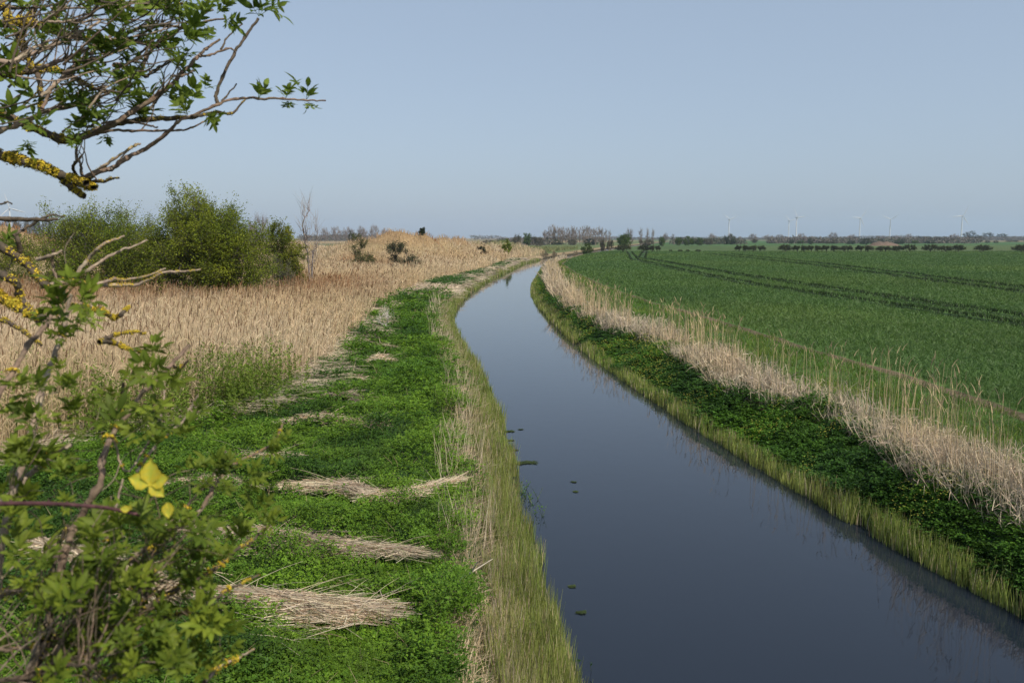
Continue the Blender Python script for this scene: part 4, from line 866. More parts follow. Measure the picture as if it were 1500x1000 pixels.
class Elder:
    def __init__(s): s.br = MB(); s.lf = MB(); s.li = MB(); s.paths = []
    def branch(s, pts, d0, d1, r0, r1, col=TW, lichen=0.0, rough=.25, wob=.0022):
        """pts in photograph pixels, r in photograph pixels, d0..d1 metres from the camera along the branch"""
        pts = np.asarray(pts, float); n = len(pts); dep = np.linspace(d0, d1, n) + (rng.normal(size=n) * .012 if n > 2 else 0)
        P = spline([at_depth(a, b, d) for (a, b), d in zip(pts, dep)]); m = len(P)
        P = P + rng.normal(size=(m, 3)) * wob * .5; dd = np.linspace(d0, d1, m); rad = np.linspace(r0, r1, m) * dd / FPX * (1 + .15 * (rng.random(m) - .5))
        for k in range(5, m - 2, 6): rad[k] *= 1.3                       # swollen nodes
        K = jit(col, .22, m); s.br.tube(P, rad, K, 7, rough); s.paths.append((P, rad))
        if lichen: s.crust(P, rad, lichen)
        return P, rad
    def crust(s, P, rad, amt):
        seg = np.linalg.norm(np.diff(P, axis=0), axis=1).sum(); n = int(amt * 2600 * seg / .3)
        i = rng.integers(0, len(P) - 1, n); t = rng.random(n)[:, None]; c = P[i] * (1 - t) + P[i + 1] * t; patch = vnoise(i * 1.0 + t[:, 0], i * 0, 2.2, 5); k = patch > .45
        c, i = c[k], i[k]; n = len(c); d = nrm(P[np.minimum(i + 1, len(P) - 1)] - P[i]); nr = rng.normal(size=(n, 3)) + np.array([.2, -.2, .75]); nr = nrm(nr - d * np.sum(nr * d, -1, keepdims=True)); rr = rad[i][:, None]
        Q = c + nr * rr * (.95 + .45 * rng.random((n, 1)) ** 2); T = nrm(np.cross(nr, rng.normal(size=(n, 3)))); sz = rr[:, 0] * (.16 + .30 * rng.random(n)) + .0010
        s.li.leaves(Q - T * (sz * .5)[:, None], T + nr * (rng.random((n, 1)) - .3) * .8, nr + rng.normal(size=(n, 3)) * .5, sz, sz * .9, jit(mixc(LIC, LIC * np.array([.6, .75, 1.0]), rng.random(n)), .25))
    def cluster(s, P, size, up, col0, col1, nl=5, npair=2):
        """tuft of young pinnate leaves opening from a bud"""
        up = nrm(np.asarray(up, float)); a = rng.random() * 6.28
        ref = np.array([0, 0, 1.0]) if abs(up[2]) < .9 else np.array([1.0, 0, 0]); u = nrm(np.cross(up, ref)); v = np.cross(up, u); PP = []; DD = []; NN = []; LL = []
        for k in range(nl):
            th = a + k * 2.4; op = .25 + .75 * rng.random(); o = u * math.cos(th) + v * math.sin(th); D = nrm(up * (1.1 - .6 * op) + o * op + rng.normal(size=3) * .12); n = nrm(up - D * np.dot(up, D) + rng.normal(size=3) * .15); L = size * (.75 + .5 * rng.random()); S = np.cross(D, n); np_ = npair if rng.random() < .75 else npair - 1
            tip = P + D * L * .55; s.br.ribbons(P[None], (P + D * L * .3)[None], tip[None], .0016, jit(col0, .1, 1), 2, taper=.3)
            PP.append(tip); DD.append(D); NN.append(n); LL.append(L * .55)
            for q in range(np_):
                b = P + D * L * (.22 + .28 * q / max(np_ - 1, 1) + .05 * rng.random())
                for sg in (-1, 1):
                    PP.append(b); DD.append(nrm(D * .75 + S * sg * .75 + rng.normal(size=3) * .12)); NN.append(nrm(n + S * sg * -.15 + rng.normal(size=3) * .2)); LL.append(L * (.40 + .12 * rng.random()))
        m = len(PP); LL = np.array(LL); c = jit(mixc(col0, col1, np.full(m, rng.random()) * .6 + rng.random(m) * .4), .15)
        s.lf.leaflets(np.array(PP), np.array(DD), np.array(NN), LL, LL * .40, c, .3, c * 1.25)
    def twig(s, A, D, L, r, col=TW, tuft=None, size=.05, cols=None):
        A = np.asarray(A, float); D = nrm(D); k = nrm(np.cross(D, rng.normal(size=3))); P = spline([A, A + D * L * .35 + k * L * .06, A + D * L * .7 - k * L * .05 + [0, 0, L * .03], A + D * L]); s.br.tube(P, np.linspace(r, r * .45, len(P)), jit(col, .2, len(P)), 5, .2); s.paths.append((P, np.linspace(r, r * .45, len(P))))
        if tuft: s.cluster(P[-1], size, D + np.array([0, 0, .6]), *cols, nl=int(rng.integers(4, 7)))
        return P
    def build(s, r, loc):
        s.br.build('branches', M_twig, r, loc=loc); s.lf.build('foliage', M_elder, r, loc=loc); s.li.build('lichen', M_lichen, r, loc=loc)

EL0 = np.array([.060, .10, .011]); EL1 = np.array([.155, .205, .028])
def upper_elder():
    E = Elder(); d = 2.5
    # lichen limb and the long bare twig it carries
    E.branch([(-60, 214), (-10, 226), (25, 234), (60, 244), (95, 258), (128, 268)], d, d - .05, 7.5, 5, TWD, 1.6)
    E.branch([(82, 252), (98, 268), (112, 281), (124, 288)], d, d, 6, 4, TWD, .8); E.branch([(110, 266), (128, 272), (138, 274)], d, d - .05, 5.5, 4.5, TWD, 2.2)
    E.branch([(112, 266), (135, 255), (167, 245), (190, 229), (214, 217), (247, 193), (263, 177), (285, 169), (317, 154), (350, 144), (383, 145), (420, 145), (450, 147), (478, 148)], d, d + .25, 3.6, 1.1, TW)
    E.branch([(118, 262), (145, 248), (170, 231), (195, 215), (206, 211)], d, d + .1, 2.4, 1.2, TWP, .25); E.branch([(128, 266), (150, 266), (163, 262), (175, 261)], d, d - .1, 3, 1.2, TWD, .2); E.branch([(112, 258), (107, 245), (112, 235), (121, 227)], d, d - .1, 2.5, 1.2, TWD)
    E.branch([(122, 262), (117, 240), (112, 228), (113, 211)], d, d, 2, 1, TW); E.branch([(130, 262), (145, 252), (158, 240)], d, d + .1, 2.5, 1, TWD, .3); E.branch([(160, 250), (168, 242), (180, 228), (200, 210)], d, d + .1, 1.6, .9, TWP)
    E.branch([(320, 153), (317, 146), (318, 134), (328, 108), (345, 76), (362, 50), (379, 27)], d + .15, d + .3, 2.6, 1.9, TWD); E.branch([(322, 152), (332, 140), (347, 123)], d + .15, d + .2, 1.4, 1, TWD)
    # main limb along the underside
    E.branch([(-60, 142), (0, 166), (50, 188), (92, 205), (120, 200), (145, 190), (185, 178), (225, 174), (262, 173), (290, 170), (318, 165), (340, 166), (358, 147)], d, d + .2, 7, 1.2, TWD, .35)
    E.branch([(-30, 205), (30, 180), (75, 160), (110, 152), (150, 140), (185, 122)], d - .1, d + .1, 3.5, 1.6, TWP); E.branch([(60, 162), (100, 158), (140, 146), (185, 120)], d - .15, d, 2.6, 1.4, TW)
    E.branch([(118, 202), (160, 192), (200, 192), (235, 191), (265, 191), (285, 185), (303, 176)], d, d + .2, 2.2, 1.1, TW); E.branch([(190, 178), (215, 183), (232, 187)], d, d, 1.8, 1.2, TWD)
    E.branch([(140, 195), (170, 178), (200, 160), (247, 127), (270, 104), (290, 83), (305, 70), (322, 58)], d, d + .2, 4.4, 1.6, TW); E.branch([(290, 83), (310, 80), (335, 71), (345, 77)], d + .15, d + .2, 1.8, 1.2, TW); E.branch([(324, 72), (333, 55), (355, 35)], d + .2, d + .25, 1.5, .9, TWD)
    E.branch([(250, 112), (268, 110), (285, 104)], d, d + .1, 2, 1.2, TW); E.branch([(220, 160), (228, 148), (238, 138)], d, d, 2.2, 1.4, TWD)
    # pale crossing twigs
    E.branch([(-40, 76), (14, 92), (43, 81), (75, 68), (100, 57), (121, 47), (149, 29)], d - .25, d - .1, 3.8, 1.8, TWP); E.branch([(14, 92), (40, 78), (60, 66), (93, 54)], d - .3, d - .2, 3, 1.4, TWP * 1.15)
    E.branch([(45, 105), (85, 90), (110, 80), (140, 66), (182, 42)], d - .2, d, 3.2, 1.6, TW); E.branch([(60, 142), (85, 120), (105, 98), (140, 72), (170, 55)], d - .2, d, 3, 1.3, TWP); E.branch([(62, 160), (75, 132), (105, 102), (118, 92)], d - .2, d - .1, 2.6, 1.5, TW)
    E.branch([(70, 32), (90, 32), (105, 30), (118, 32), (140, 15)], d - .3, d - .2, 2, 1.2, TWP)
    # darker limbs with lichen
    E.branch([(-60, 40), (-10, 36), (40, 34), (75, 45), (120, 56), (160, 62), (200, 62), (232, 68)], d + .2, d + .3, 7, 3, TWD, .9); E.branch([(-40, 108), (25, 106), (60, 101), (85, 104), (110, 115), (135, 128), (160, 137)], d, d + .2, 6, 2, TWD, 1.1)
    E.branch([(-40, -10), (5, 10), (12, 30), (30, 55), (35, 75), (55, 110), (60, 140), (58, 165)], d + .1, d, 6, 3, TWD, .6); E.branch([(60, -20), (45, 25), (22, 70), (16, 100)], d + .3, d + .2, 5, 3, TWD, .4); E.branch([(100, -20), (80, 25), (60, 38), (40, 34)], d + .2, d + .2, 4, 3, TWD, .6)
    E.branch([(160, -20), (180, 5), (195, 14), (225, 11), (245, 12), (268, 5)], d + .2, d + .3, 4, 2, TWD, .5); E.branch([(165, 95), (185, 98), (198, 112), (205, 108), (217, 80), (240, 54), (270, 40), (300, 32), (330, 28)], d + .1, d + .3, 4, 1.3, TW, .2)
    E.branch([(205, 108), (215, 112), (222, 105), (240, 96), (270, 80)], d + .1, d + .2, 2.5, 1.2, TWD); E.branch([(210, 20), (214, 0), (216, -20)], d + .2, d + .2, 3, 2.5, TWD); E.branch([(230, 70), (255, 50), (280, 30), (312, 14)], d + .2, d + .3, 2.5, 1.2, TW); E.branch([(170, 60), (195, 45), (225, 38), (262, 40)], d, d + .2, 2.8, 1.4, TWD, .4)
    # branches crossing the left edge lower down
    E.branch([(-40, 318), (20, 321), (60, 322), (85, 321)], 2.2, 2.2, 4, 2, TWD); E.branch([(20, 345), (45, 330), (70, 316), (95, 317)], 2.2, 2.3, 2.2, 1.2, TWD); E.branch([(-30, 345), (20, 372), (38, 385), (55, 405), (70, 420), (90, 425)], 2.2, 2.2, 7, 4, TWD, .3); E.branch([(30, 380), (28, 360), (24, 345)], 2.2, 2.2, 4, 3, TWD)
    E.branch([(-40, 430), (0, 436), (22, 448), (45, 460), (66, 466)], 2.1, 2.1, 7.5, 5, TWD, 2.0); E.branch([(-30, 395), (20, 410), (30, 435), (45, 455), (60, 475)], 2.1, 2.1, 6, 4, TWD, .3); E.branch([(108, 448), (125, 452), (150, 456), (168, 466), (180, 458), (190, 449)], 2.1, 2.2, 5, 2.2, TWD, 1.9)
    E.branch([(145, 500), (165, 502), (185, 509), (212, 517)], 2.0, 2.1, 4, 2.2, TWD, 1.8); E.branch([(150, 498), (170, 490), (195, 486), (214, 488)], 2.0, 2.1, 3, 1.6, TWD, 1.6); E.branch([(60, 420), (100, 412), (135, 416), (175, 418), (205, 415), (240, 400), (265, 398), (292, 395)], 2.2, 2.4, 3.6, 1.1, TWP, .5)
    E.branch([(140, 418), (165, 409), (180, 410), (215, 404), (243, 393)], 2.2, 2.3, 2.6, 1.1, TWP, .3); E.branch([(110, 405), (128, 380), (145, 362), (162, 353), (182, 346)], 2.1, 2.2, 3, 1.3, TWP, .15); E.branch([(112, 405), (140, 388), (168, 371), (192, 362), (216, 352)], 2.15, 2.3, 2.6, 1.1, TWP); E.branch([(55, 380), (75, 374), (92, 367)], 2.1, 2.1, 3, 1.6, TWP)
    E.branch([(78, 365), (77, 385), (82, 405), (92, 425)], 2.1, 2.1, 2, 1.3, TW); E.branch([(0, 300), (10, 296), (18, 299)], 2.2, 2.2, 1.5, 1, TWD); E.branch([(-20, 462), (10, 470), (40, 490), (60, 505)], 2.1, 2.0, 4, 2, TWD, .4)
    # random side twigs through the crown
    base = list(E.paths); cen = []
    for i in range(430):
        P, rad = base[int(rng.integers(0, 44))]; k = int(rng.integers(len(P) // 4, len(P))); A = P[k]; ang = rng.normal(.55, .5); D = np.array([math.cos(ang), rng.normal() * .5, math.sin(ang)]); L = .05 + .13 * rng.random(); T = A + D * L - CAM
        ty = 500 - FPX * (T @ CU) / (T @ CF); tx = 750 + FPX * (T @ CX) / (T @ CF)
        if tx > 295 - max(0, ty - 60) * .75 or ty > np.interp(tx, [0, 60, 100, 200, 300], [200, 198, 195, 170, 90]) or ty < -60: continue
        E.twig(A, D, L, (.65 + .65 * rng.random()) * 2.5 / FPX, [TW, TWD, TWP][int(rng.integers(0, 3))], rng.random() < .50, .034 + .022 * rng.random(), (EL0, EL1))
    for i in range(105):                                                 # long straight bare shoots
        px, py = rng.uniform(-40, 215), rng.uniform(-10, 195); ang = R(rng.normal(33, 20)); L = rng.uniform(35, 130); dd = 2.5 + rng.normal() * .25
        ex, ey = px + math.cos(ang) * L, py - math.sin(ang) * L
        if ex > 300 - max(0, ey - 60) * .7 or py > np.interp(px, [0, 60, 100, 215], [190, 195, 195, 165]): continue
        q = (px + ex) / 2 + rng.normal() * 6, (py + ey) / 2 + 5 + rng.normal() * 5
        E.branch([(px, py), q, (ex, ey)], dd, dd + rng.normal() * .1, 1.1 + rng.random(), .7, [TW, TWD, TWP, TWD][int(rng.integers(0, 4))], 0, .15, .001)
    # tufts where the photograph shows them
    up = np.array([.15, 0, 1.0])
    for px, py, sz, u in ((379, 24, 46, up), (392, 14, 36, (1, 0, .6)), (378, 144, 32, (.4, 0, 1)), (418, 145, 30, (.2, 0, 1)), (421, 148, 14, (.1, 0, -1)), (449, 146, 36, up), (452, 150, 18, (.1, 0, -1)), (281, 152, 38, up), (300, 130, 22, (.5, 0, 1)), (275, 168, 28, (-.2, -.3, .6)), (303, 166, 24, (.4, 0, -.3)), (238, 140, 34, (.6, 0, .3)), (250, 138, 22, (1, 0, 0)),
                              (180, 152, 34, up), (215, 150, 30, up), (157, 196, 18, (0, 0, -1)), (135, 168, 34, (.3, -.4, 1)), (205, 172, 30, up), (297, 25, 36, up), (318, 20, 34, (.4, 0, 1)), (330, 30, 28, (1, 0, -.3)), (268, 28, 40, up), (270, 62, 40, (.5, 0, .6)), (195, 32, 44, (.3, -.4, .8)), (142, 14, 48, (.2, -.4, 1)), (168, 78, 44, (.3, -.5, .6)), (238, 82, 40, (.3, 0, .8)), (258, 100, 30, (.6, 0, .2)), (275, 60, 30, up), (10, 118, 50, (.4, -.6, .6)),
                              (55, 152, 46, (.2, -.6, .7)), (20, 178, 40, (.2, -.5, .6)), (95, 158, 36, (.3, -.5, .6)), (60, 190, 34, (.2, -.4, .4)), (120, 178, 34, (.4, -.4, .4)), (40, 205, 24, (0, 0, -1)), (5, 60, 36, up), (165, 20, 34, up), (235, 12, 34, up), (190, 120, 30, (.5, 0, .5)), (300, 60, 22, (.6, 0, .6)), (5, 355, 30, (.5, 0, .4)), (225, 60, 36, up), (250, 20, 36, up), (285, 45, 30, up)):
        dep = d + (.1 if px > 200 else -.1) + rng.normal() * .08; E.cluster(at_depth(px, py, dep), sz * 1.0 * dep / FPX, u, EL0, EL1, int(rng.integers(4, 7)))
    # trunk out of frame to the left, rooted in the bank
    rt = thing('elder_tree', 'elder tree branches with young leaves and yellow lichen reaching in at the upper left', 'tree', (-3.0, 2.2, float(ground_z(-3.0, 2.2))))
    loc = np.array(rt.location); tb = MB(); tb.tube(spline([(-3.0, 2.2, loc[2] - .1), (-2.9, 2.3, 2.2), (-3.0, 2.4, 3.8), (-2.7, 2.45, 5.2), (-2.5, 2.5, 6.4)]), np.linspace(.11, .05, 25), np.array([.14, .11, .08]), 10, .2)
    for y, tgt, r in ((2.2, (-60, 214), .02), (3.2, (-60, 142), .02), (4.2, (-60, 40), .02), (4.4, (-40, 108), .02), (4.8, (-40, -10), .02), (1.6, (-40, 318), .016), (1.4, (-40, 430), .02), (1.5, (-30, 345), .02)):
        e = at_depth(tgt[0], tgt[1], 2.45 if tgt[1] < 300 else 2.15); b = np.array([-2.95, 2.35, e[2] - .45]); tb.tube(spline([b, (b + e) / 2 + [0, 0, -.05], e]), np.linspace(r * 1.6, r * .8, 13), np.array([.11, .085, .06]), 8, .2)
    tb.build('trunk', M_twig, rt, loc=loc); E.build(rt, loc)
upper_elder()

def lower_elder():
    E = Elder(); S0 = np.array([.060, .095, .010]); S1 = np.array([.175, .215, .024])
    st = [([(-60, 1010), (-20, 900), (15, 740), (48, 630), (60, 577), (70, 545), (82, 515), (96, 472), (104, 430)], 1.5, 1.75, 6, 2.6, TWP, 0), ([(-60, 640), (0, 573), (24, 534), (46, 500), (70, 472), (90, 432)], 1.5, 1.7, 5, 3, TW, 0),
          ([(40, 1040), (90, 830), (110, 770), (145, 710), (152, 670), (165, 635), (190, 600), (220, 565), (250, 535), (277, 505)], 1.35, 1.6, 6, 2.4, TW, 0), ([(80, 960), (132, 875), (160, 845), (200, 812), (225, 797), (250, 780), (275, 760), (296, 744)], 1.3, 1.5, 4.5, 2.6, TWP, .1),
          ([(296, 744), (312, 715), (330, 690), (362, 670), (398, 652), (408, 635), (415, 622)], 1.5, 1.65, 2.8, 1.2, TW, .1), ([(170, 930), (205, 898), (260, 862), (320, 830), (345, 805), (370, 790), (396, 770)], 1.3, 1.5, 4.5, 1.6, TWD, .25), ([(60, 940), (110, 925), (165, 918), (205, 910), (245, 902), (300, 885), (340, 860), (378, 842)], 1.25, 1.5, 5, 1.6, TWD, .9),
          ([(-40, 885), (10, 868), (50, 860), (75, 848), (100, 838)], 1.3, 1.35, 5, 3, TWP, .3), ([(-40, 952), (20, 949), (60, 946), (110, 946)], 1.25, 1.3, 3.5, 2, TW, .1), ([(115, 1050), (125, 990), (132, 975), (125, 960), (120, 930)], 1.25, 1.3, 6, 3, TWP, .3), ([(135, 990), (150, 993), (175, 990), (193, 984)], 1.25, 1.3, 4, 2.5, TWP, .2),
          ([(30, 1000), (60, 960), (75, 920), (70, 880), (85, 800), (100, 770)], 1.2, 1.4, 5, 3, TWD, .1), ([(60, 1000), (110, 960), (160, 900), (200, 860), (215, 840)], 1.3, 1.35, 4, 2, TWD, .2), ([(150, 880), (165, 840), (155, 800), (165, 760), (180, 700)], 1.4, 1.5, 3, 1.4, TWP, 0), ([(-40, 790), (20, 720), (60, 680), (85, 660), (105, 652)], 1.45, 1.5, 5, 3, TWP, 0),
          ([(165, 640), (185, 690), (210, 660), (232, 620), (238, 590), (243, 560)], 1.6, 1.7, 1.6, 1.0, TWP, 0), ([(200, 690), (230, 650), (262, 622), (275, 605), (290, 580)], 1.6, 1.75, 2, 1.1, TWP, 0), ([(180, 560), (178, 590), (180, 625)], 1.6, 1.6, 2.4, 1.2, TWD, 0), ([(250, 790), (280, 735), (310, 700), (330, 660)], 1.5, 1.6, 2.2, 1.1, TWD, 0),
          ([(210, 880), (225, 840), (222, 800), (230, 760)], 1.3, 1.4, 3, 1.5, TWD, .3), ([(-40, 1000), (40, 990), (90, 975), (140, 975)], 1.2, 1.2, 5, 2, TWD, 0), ([(255, 535), (262, 540), (275, 528)], 1.6, 1.6, 2, 1.5, TW, 0), ([(200, 860), (240, 870), (270, 850), (300, 815)], 1.35, 1.45, 2.5, 1.2, TW, .4), ([(300, 1000), (320, 975), (345, 965), (372, 950)], 1.35, 1.5, 3, 1.5, TWP, .1)]
    for p, a, b, r0, r1, c, l in st: E.branch(p, a, b, r0, r1, c, l)
    # tufts placed as seen
    up = np.array([.1, -.15, 1.0])
    for px, py, sz, u in ((104, 425, 62, (.2, -.2, 1)), (95, 452, 54, (-.3, -.2, .6)), (118, 442, 54, (.6, -.2, .5)), (92, 478, 50, (.5, -.3, .7)), (72, 470, 40, (-.5, -.3, .6)), (128, 470, 36, (.8, 0, .6)), (223, 520, 56, up), (226, 548, 56, (.1, -.8, .4)), (205, 552, 40, (-1, -.2, .3)), (248, 556, 40, (.6, -.4, .2)), (85, 492, 44, (.4, -.3, .2)),
                          (62, 575, 50, (-.4, -.2, .8)), (100, 568, 44, (.5, -.2, 1)), (85, 545, 34, up), (30, 570, 50, up), (15, 610, 60, up), (50, 620, 50, (.2, -.5, .4)), (110, 605, 48, up), (165, 625, 60, (.1, -.3, 1)), (165, 585, 40, up), (222, 610, 54, up), (240, 625, 44, (.6, -.2, .5)), (205, 640, 50, (-.2, -.4, .8)), (270, 640, 46, up), (285, 610, 34, up), (310, 690, 50, (.3, -.3, .6)), (335, 690, 44, up), (360, 700, 44, (.6, -.2, .2)), (390, 660, 40, (1, 0, .3)), (410, 645, 32, (.8, 0, .5)), (375, 745, 50, (.4, -.3, .4)), (385, 765, 42, (.8, 0, 0)), (370, 720, 40, up),
                          (155, 800, 76, (.05, -.4, 1)), (195, 860, 60, up), (330, 930, 56, (.2, -.3, 1)), (310, 915, 50, (.2, -.6, .6)), (325, 820, 48, up), (345, 790, 46, (.4, -.2, .6)), (60, 830, 66, up), (30, 800, 70, up), (110, 870, 64, (.2, -.5, .7)), (140, 920, 66, (.3, -.6, .3)), (215, 960, 60, (.2, -.6, .5)), (260, 960, 56, up), (290, 985, 56, up), (230, 900, 50, up), (60, 690, 62, up), (20, 680, 70, up), (110, 700, 50, up), (40, 740, 60, (.2, -.5, .5))):
        dep = 1.45 + .15 * (700 - py) / 300 + rng.normal() * .06; E.cluster(at_depth(px, py, dep), sz * .72 * dep / FPX, u, S0, S1, int(rng.integers(5, 8)), 2)
    # fill the thicket: twigs off the stems, most ending in a tuft
    base = list(E.paths); n = 0
    for i in range(1150):
        P, rad = base[int(rng.integers(0, len(st)))]; k = int(rng.integers(2, len(P))); A = P[k]; ang = rng.normal(.9, .55); L = .05 + .14 * rng.random(); D = nrm(np.array([math.cos(ang), rng.normal() * .5, math.sin(ang)])); T = A + D * L
        px = 750 + T[0] / T[1] * FPX; v = T - CAM; py = 500 - FPX * (v @ CU) / (v @ CF); px = 750 + FPX * v[0] / (v @ CF)
        lim = np.interp(py, [430, 540, 600, 660, 720, 800, 900, 1000], [120, 170, 215, 290, 330, 350, 340, 330]); dens = np.interp(py, [430, 560, 650, 720, 1000], [.06, .15, .26, .40, .66])
        if px > lim or px < -90 or py > 1060 or rng.random() > dens or abs(px - 225) < 45 and abs(py - 705) < 50: continue
        E.twig(A, D, L, (.5 + .8 * rng.random()) * 1.4 / FPX, [TW, TWD, TWP][int(rng.integers(0, 3))], rng.random() < .46, (.022 + .022 * rng.random()), (S0, S1)); n += 1
    # lichen tufts at some nodes
    for P, rad in [base[i] for i in rng.integers(0, len(st), 64)]:
        k = int(rng.integers(3, len(P) - 2)); E.crust(P[k - 2:k + 3], rad[k - 2:k + 3] * 1.8, 3.0)
    rt = thing('elder_shrub', 'out-of-focus elder shrub with olive young leaves filling the lower left corner', 'shrub', (-1.9, 1.0, float(ground_z(-1.9, 1.0)))); loc = np.array(rt.location)
    tb = MB()
    for e, r in ((at_depth(-60, 1010, 1.5), .014), (at_depth(-60, 640, 1.5), .012), (at_depth(40, 1040, 1.35), .014), (at_depth(80, 960, 1.3), .01), (at_depth(-40, 885, 1.3), .01), (at_depth(-40, 952, 1.25), .009), (at_depth(115, 1050, 1.25), .011), (at_depth(30, 1000, 1.2), .01), (at_depth(60, 940, 1.25), .01), (at_depth(-40, 790, 1.45), .01), (at_depth(300, 1000, 1.35), .006), (at_depth(-40, 1000, 1.2), .008)):
        b = np.array([-1.9 + rng.normal() * .12, 1.0 + rng.normal() * .12, loc[2] - .1]); tb.tube(spline([b, b * .6 + e * .4 + [-.15, 0, .5], b * .2 + e * .8 + [-.05, 0, .1], e]), np.linspace(r * 2.6, r * .55, 19), np.array([.14, .11, .08]), 7, .2)
    tb.build('trunk', M_twig, rt, loc=loc); E.build(rt, loc)
lower_elder()

def bramble():
    d = 1.22; rt_p = at_depth(-140, 760, d); rt = thing('bramble', 'purple bramble stem with a bright yellow lobed leaf crossing the elder shrub', 'bramble', (-1.7, .6, float(ground_z(-1.7, .6)))); loc = np.array(rt.location)
    P = spline([loc - [0, 0, .05], loc + [.05, .1, 2.0], at_depth(-330, 860, d), at_depth(-140, 752, d), at_depth(-30, 739, d), at_depth(60, 737, d), at_depth(120, 740, d), at_depth(165, 745, d), at_depth(205, 754, d)]); mb = MB(); m = len(P)
    mb.tube(P, np.linspace(4.6, 2.4, m) * d / FPX, jit(BRA, .2, m), 8, .1)
    k = np.linspace(m * .5, m - 3, 16).astype(int); A = P[k]; D = nrm(rng.normal(size=(16, 3)) * .6 + np.array([-.4, 0, .3])); mb.prisms(A, A + D * .008, .0016, .0002, BRA * 1.2, 5); mb.build('stem', M_twig, rt, loc=loc)
    YEL = np.array([.62, .50, .045]); YE2 = np.array([.52, .48, .07])
    def lobed(name, cpx, cpy, size, lobes, foot, facing, label=None):
        c = at_depth(cpx, cpy, d - .03); right = CX; upv = CU; lf = MB()
        for ang, L in lobes:
            a = R(ang); D = right * math.sin(a) + upv * math.cos(a) + CF * facing; n = nrm(-CF + upv * .35 + rng.normal(size=3) * .1); l = L * size * d / FPX; w = l * .80; Dn = nrm(D); Sd = nrm(np.cross(Dn, n)); N2 = np.cross(Sd, Dn)
            ts = np.linspace(0, 1, 9); ws = np.array([.18, .55, .86, 1.0, .95, .80, .56, .30, .02]); V = []; K = []
            for i, (t, ww) in enumerate(zip(ts, ws)):
                z = (1 + .07 * (-1) ** i)                                  # toothed edge
                for s_ in (-1, -.5, 0, .5, 1):
                    V.append(c + Dn * l * t + Sd * s_ * w * .5 * ww * (z if abs(s_) == 1 else 1) + N2 * (abs(s_) * w * .10 - l * .16 * t * t) + N2 * rng.normal() * l * .012)
                    K.append(YEL * np.array([.72, .92, 1.2]) if s_ == 0 else (YE2 if (i % 2 and abs(s_) < 1) else YEL * (1 if abs(s_) < 1 else .86)))
            F = [[i * 5 + j, i * 5 + j + 1, i * 5 + 6 + j, i * 5 + 5 + j] for i in range(8) for j in range(4)]; lf.add(np.array(V), F, np.array(K))
        f = at_depth(*foot, d); lf.tube(spline([f, (f + c) / 2 + CU * .004, c]), np.full(13, .0011), np.array([.16, .20, .06]), 5)
        o = lf.build(name, M_elder, rt, loc=loc)
        if label: o['label'] = label
    lobed('leaf', 221, 708, 33, ((3, 1.1), (-72, .98), (68, .88), (132, .82)), (206, 753), -.15, 'bright yellow three-lobed leaf')
    lobed('leaf', 190, 746, 12, ((-80, 1.1), (20, .7)), (205, 754), -.3, 'small yellow folded leaf')
    lobed('leaf', 246, 736, 20, ((175, 1.1), (160, .6)), (215, 752), -.2, 'narrow yellow hanging leaf')
bramble()

# ------------------------------------------------------------------ haze, light, sky, camera
SUN_AZ, SUN_EL = R(138), R(47)
def haze():
    x0, x1, y0, y1, z0, z1 = -5400, 5400, -70, 5700, -2.2, 110; V = np.array([(x, y, z) for x in (x0, x1) for y in (y0, y1) for z in (z0, z1)]); mb = MB(); mb.add(V, [[0, 1, 3, 2], [4, 6, 7, 5], [0, 4, 5, 1], [2, 3, 7, 6], [0, 2, 6, 4], [1, 5, 7, 3]], np.array([1., 1, 1]))
    m, nt, N, Lk = new_mat('pale_haze'); out = N('ShaderNodeOutputMaterial'); v = N('ShaderNodeVolumePrincipled'); v.inputs['Color'].default_value = (.66, .80, 1.0, 1); v.inputs['Density'].default_value = 1.4e-4; v.inputs['Anisotropy'].default_value = .2; Lk(v.outputs[0], out.inputs['Volume'])
    o = mb.build('haze', m, smooth=False); o['kind'] = 'stuff'; o['label'] = 'thin pale haze over the far fields'; o['category'] = 'haze'; o.display_type = 'WIRE'
haze()

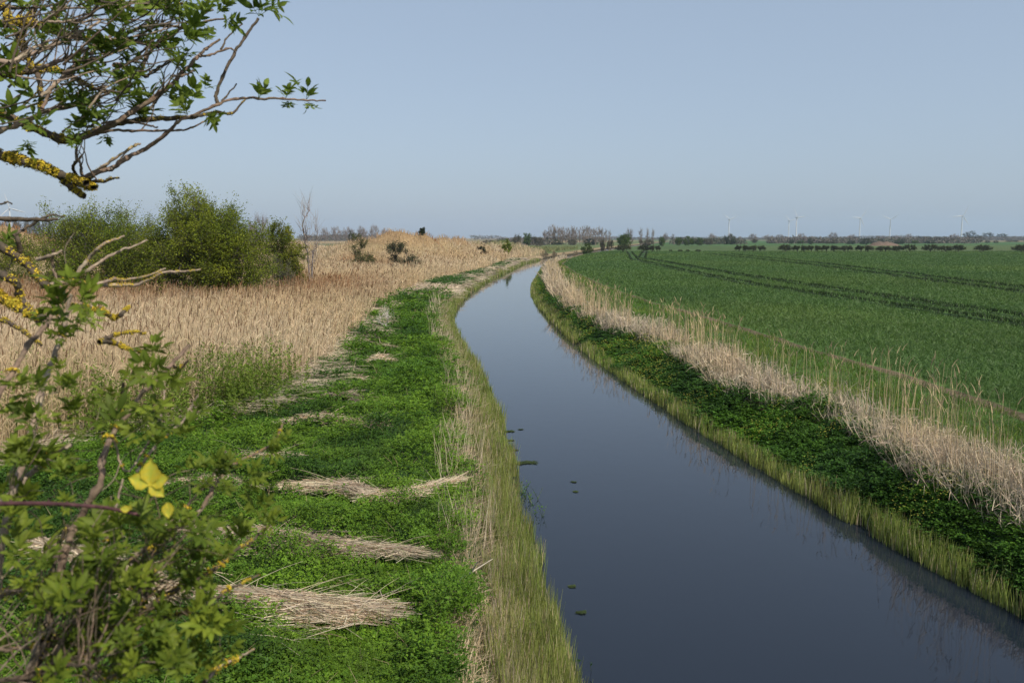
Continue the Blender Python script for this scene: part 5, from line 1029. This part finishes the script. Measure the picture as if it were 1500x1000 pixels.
sun = bpy.data.lights.new('sun', 'SUN'); sun.energy = 4.7; sun.angle = R(.6); sun.color = (1, .935, .82)
so = bpy.data.objects.new('sun', sun); C.objects.link(so)
sd = Vector((math.sin(SUN_AZ) * math.cos(SUN_EL), math.cos(SUN_AZ) * math.cos(SUN_EL), math.sin(SUN_EL))); so.rotation_euler = sd.to_track_quat('Z', 'Y').to_euler(); so.location = (20, -20, 60)

w = bpy.data.worlds.new('World'); bpy.context.scene.world = w; w.use_nodes = True; nt = w.node_tree; nt.nodes.clear()
out = nt.nodes.new('ShaderNodeOutputWorld'); bg = nt.nodes.new('ShaderNodeBackground'); sky = nt.nodes.new('ShaderNodeTexSky'); sky.sky_type = 'NISHITA'; sky.sun_disc = False
sky.sun_elevation = SUN_EL; sky.sun_rotation = SUN_AZ; sky.air_density = 1.0; sky.dust_density = 1.6; sky.ozone_density = 1.5
hs = nt.nodes.new('ShaderNodeHueSaturation'); hs.inputs['Saturation'].default_value = .72
nt.links.new(sky.outputs[0], hs.inputs['Color']); mxs = nt.nodes.new('ShaderNodeMixRGB'); mxs.inputs[0].default_value = .60; mxs.inputs[2].default_value = (2.62, 3.42, 4.55, 1)   # milky spring sky: scattered light of the high haze
nt.links.new(hs.outputs[0], mxs.inputs[1]); nt.links.new(mxs.outputs[0], bg.inputs['Color']); bg.inputs['Strength'].default_value = .13; nt.links.new(bg.outputs[0], out.inputs[0])

cam = bpy.data.cameras.new('camera'); co = bpy.data.objects.new('camera', cam); C.objects.link(co); co.location = tuple(CAM); co.rotation_euler = (math.pi / 2 - PITCH, 0, 0)
cam.sensor_width = 36; cam.lens = FPX / 1500 * 36; cam.clip_start = .05; cam.clip_end = 20000; cam.dof.use_dof = True; cam.dof.focus_distance = 28; cam.dof.aperture_fstop = 8.0
sc = bpy.context.scene; sc.camera = co; sc.view_settings.view_transform = 'Standard'; sc.view_settings.look = 'None'; sc.view_settings.exposure = .08; sc.view_settings.gamma = 1
sc.render.engine = 'CYCLES'; cy = sc.cycles; cy.max_bounces = 8; cy.diffuse_bounces = 3; cy.glossy_bounces = 3; cy.transmission_bounces = 4; cy.volume_bounces = 2; cy.transparent_max_bounces = 6; cy.use_denoising = True; cy.denoiser = 'OPENIMAGEDENOISE'; cy.sample_clamp_indirect = 6; cy.use_adaptive_sampling = True; cy.adaptive_threshold = .015
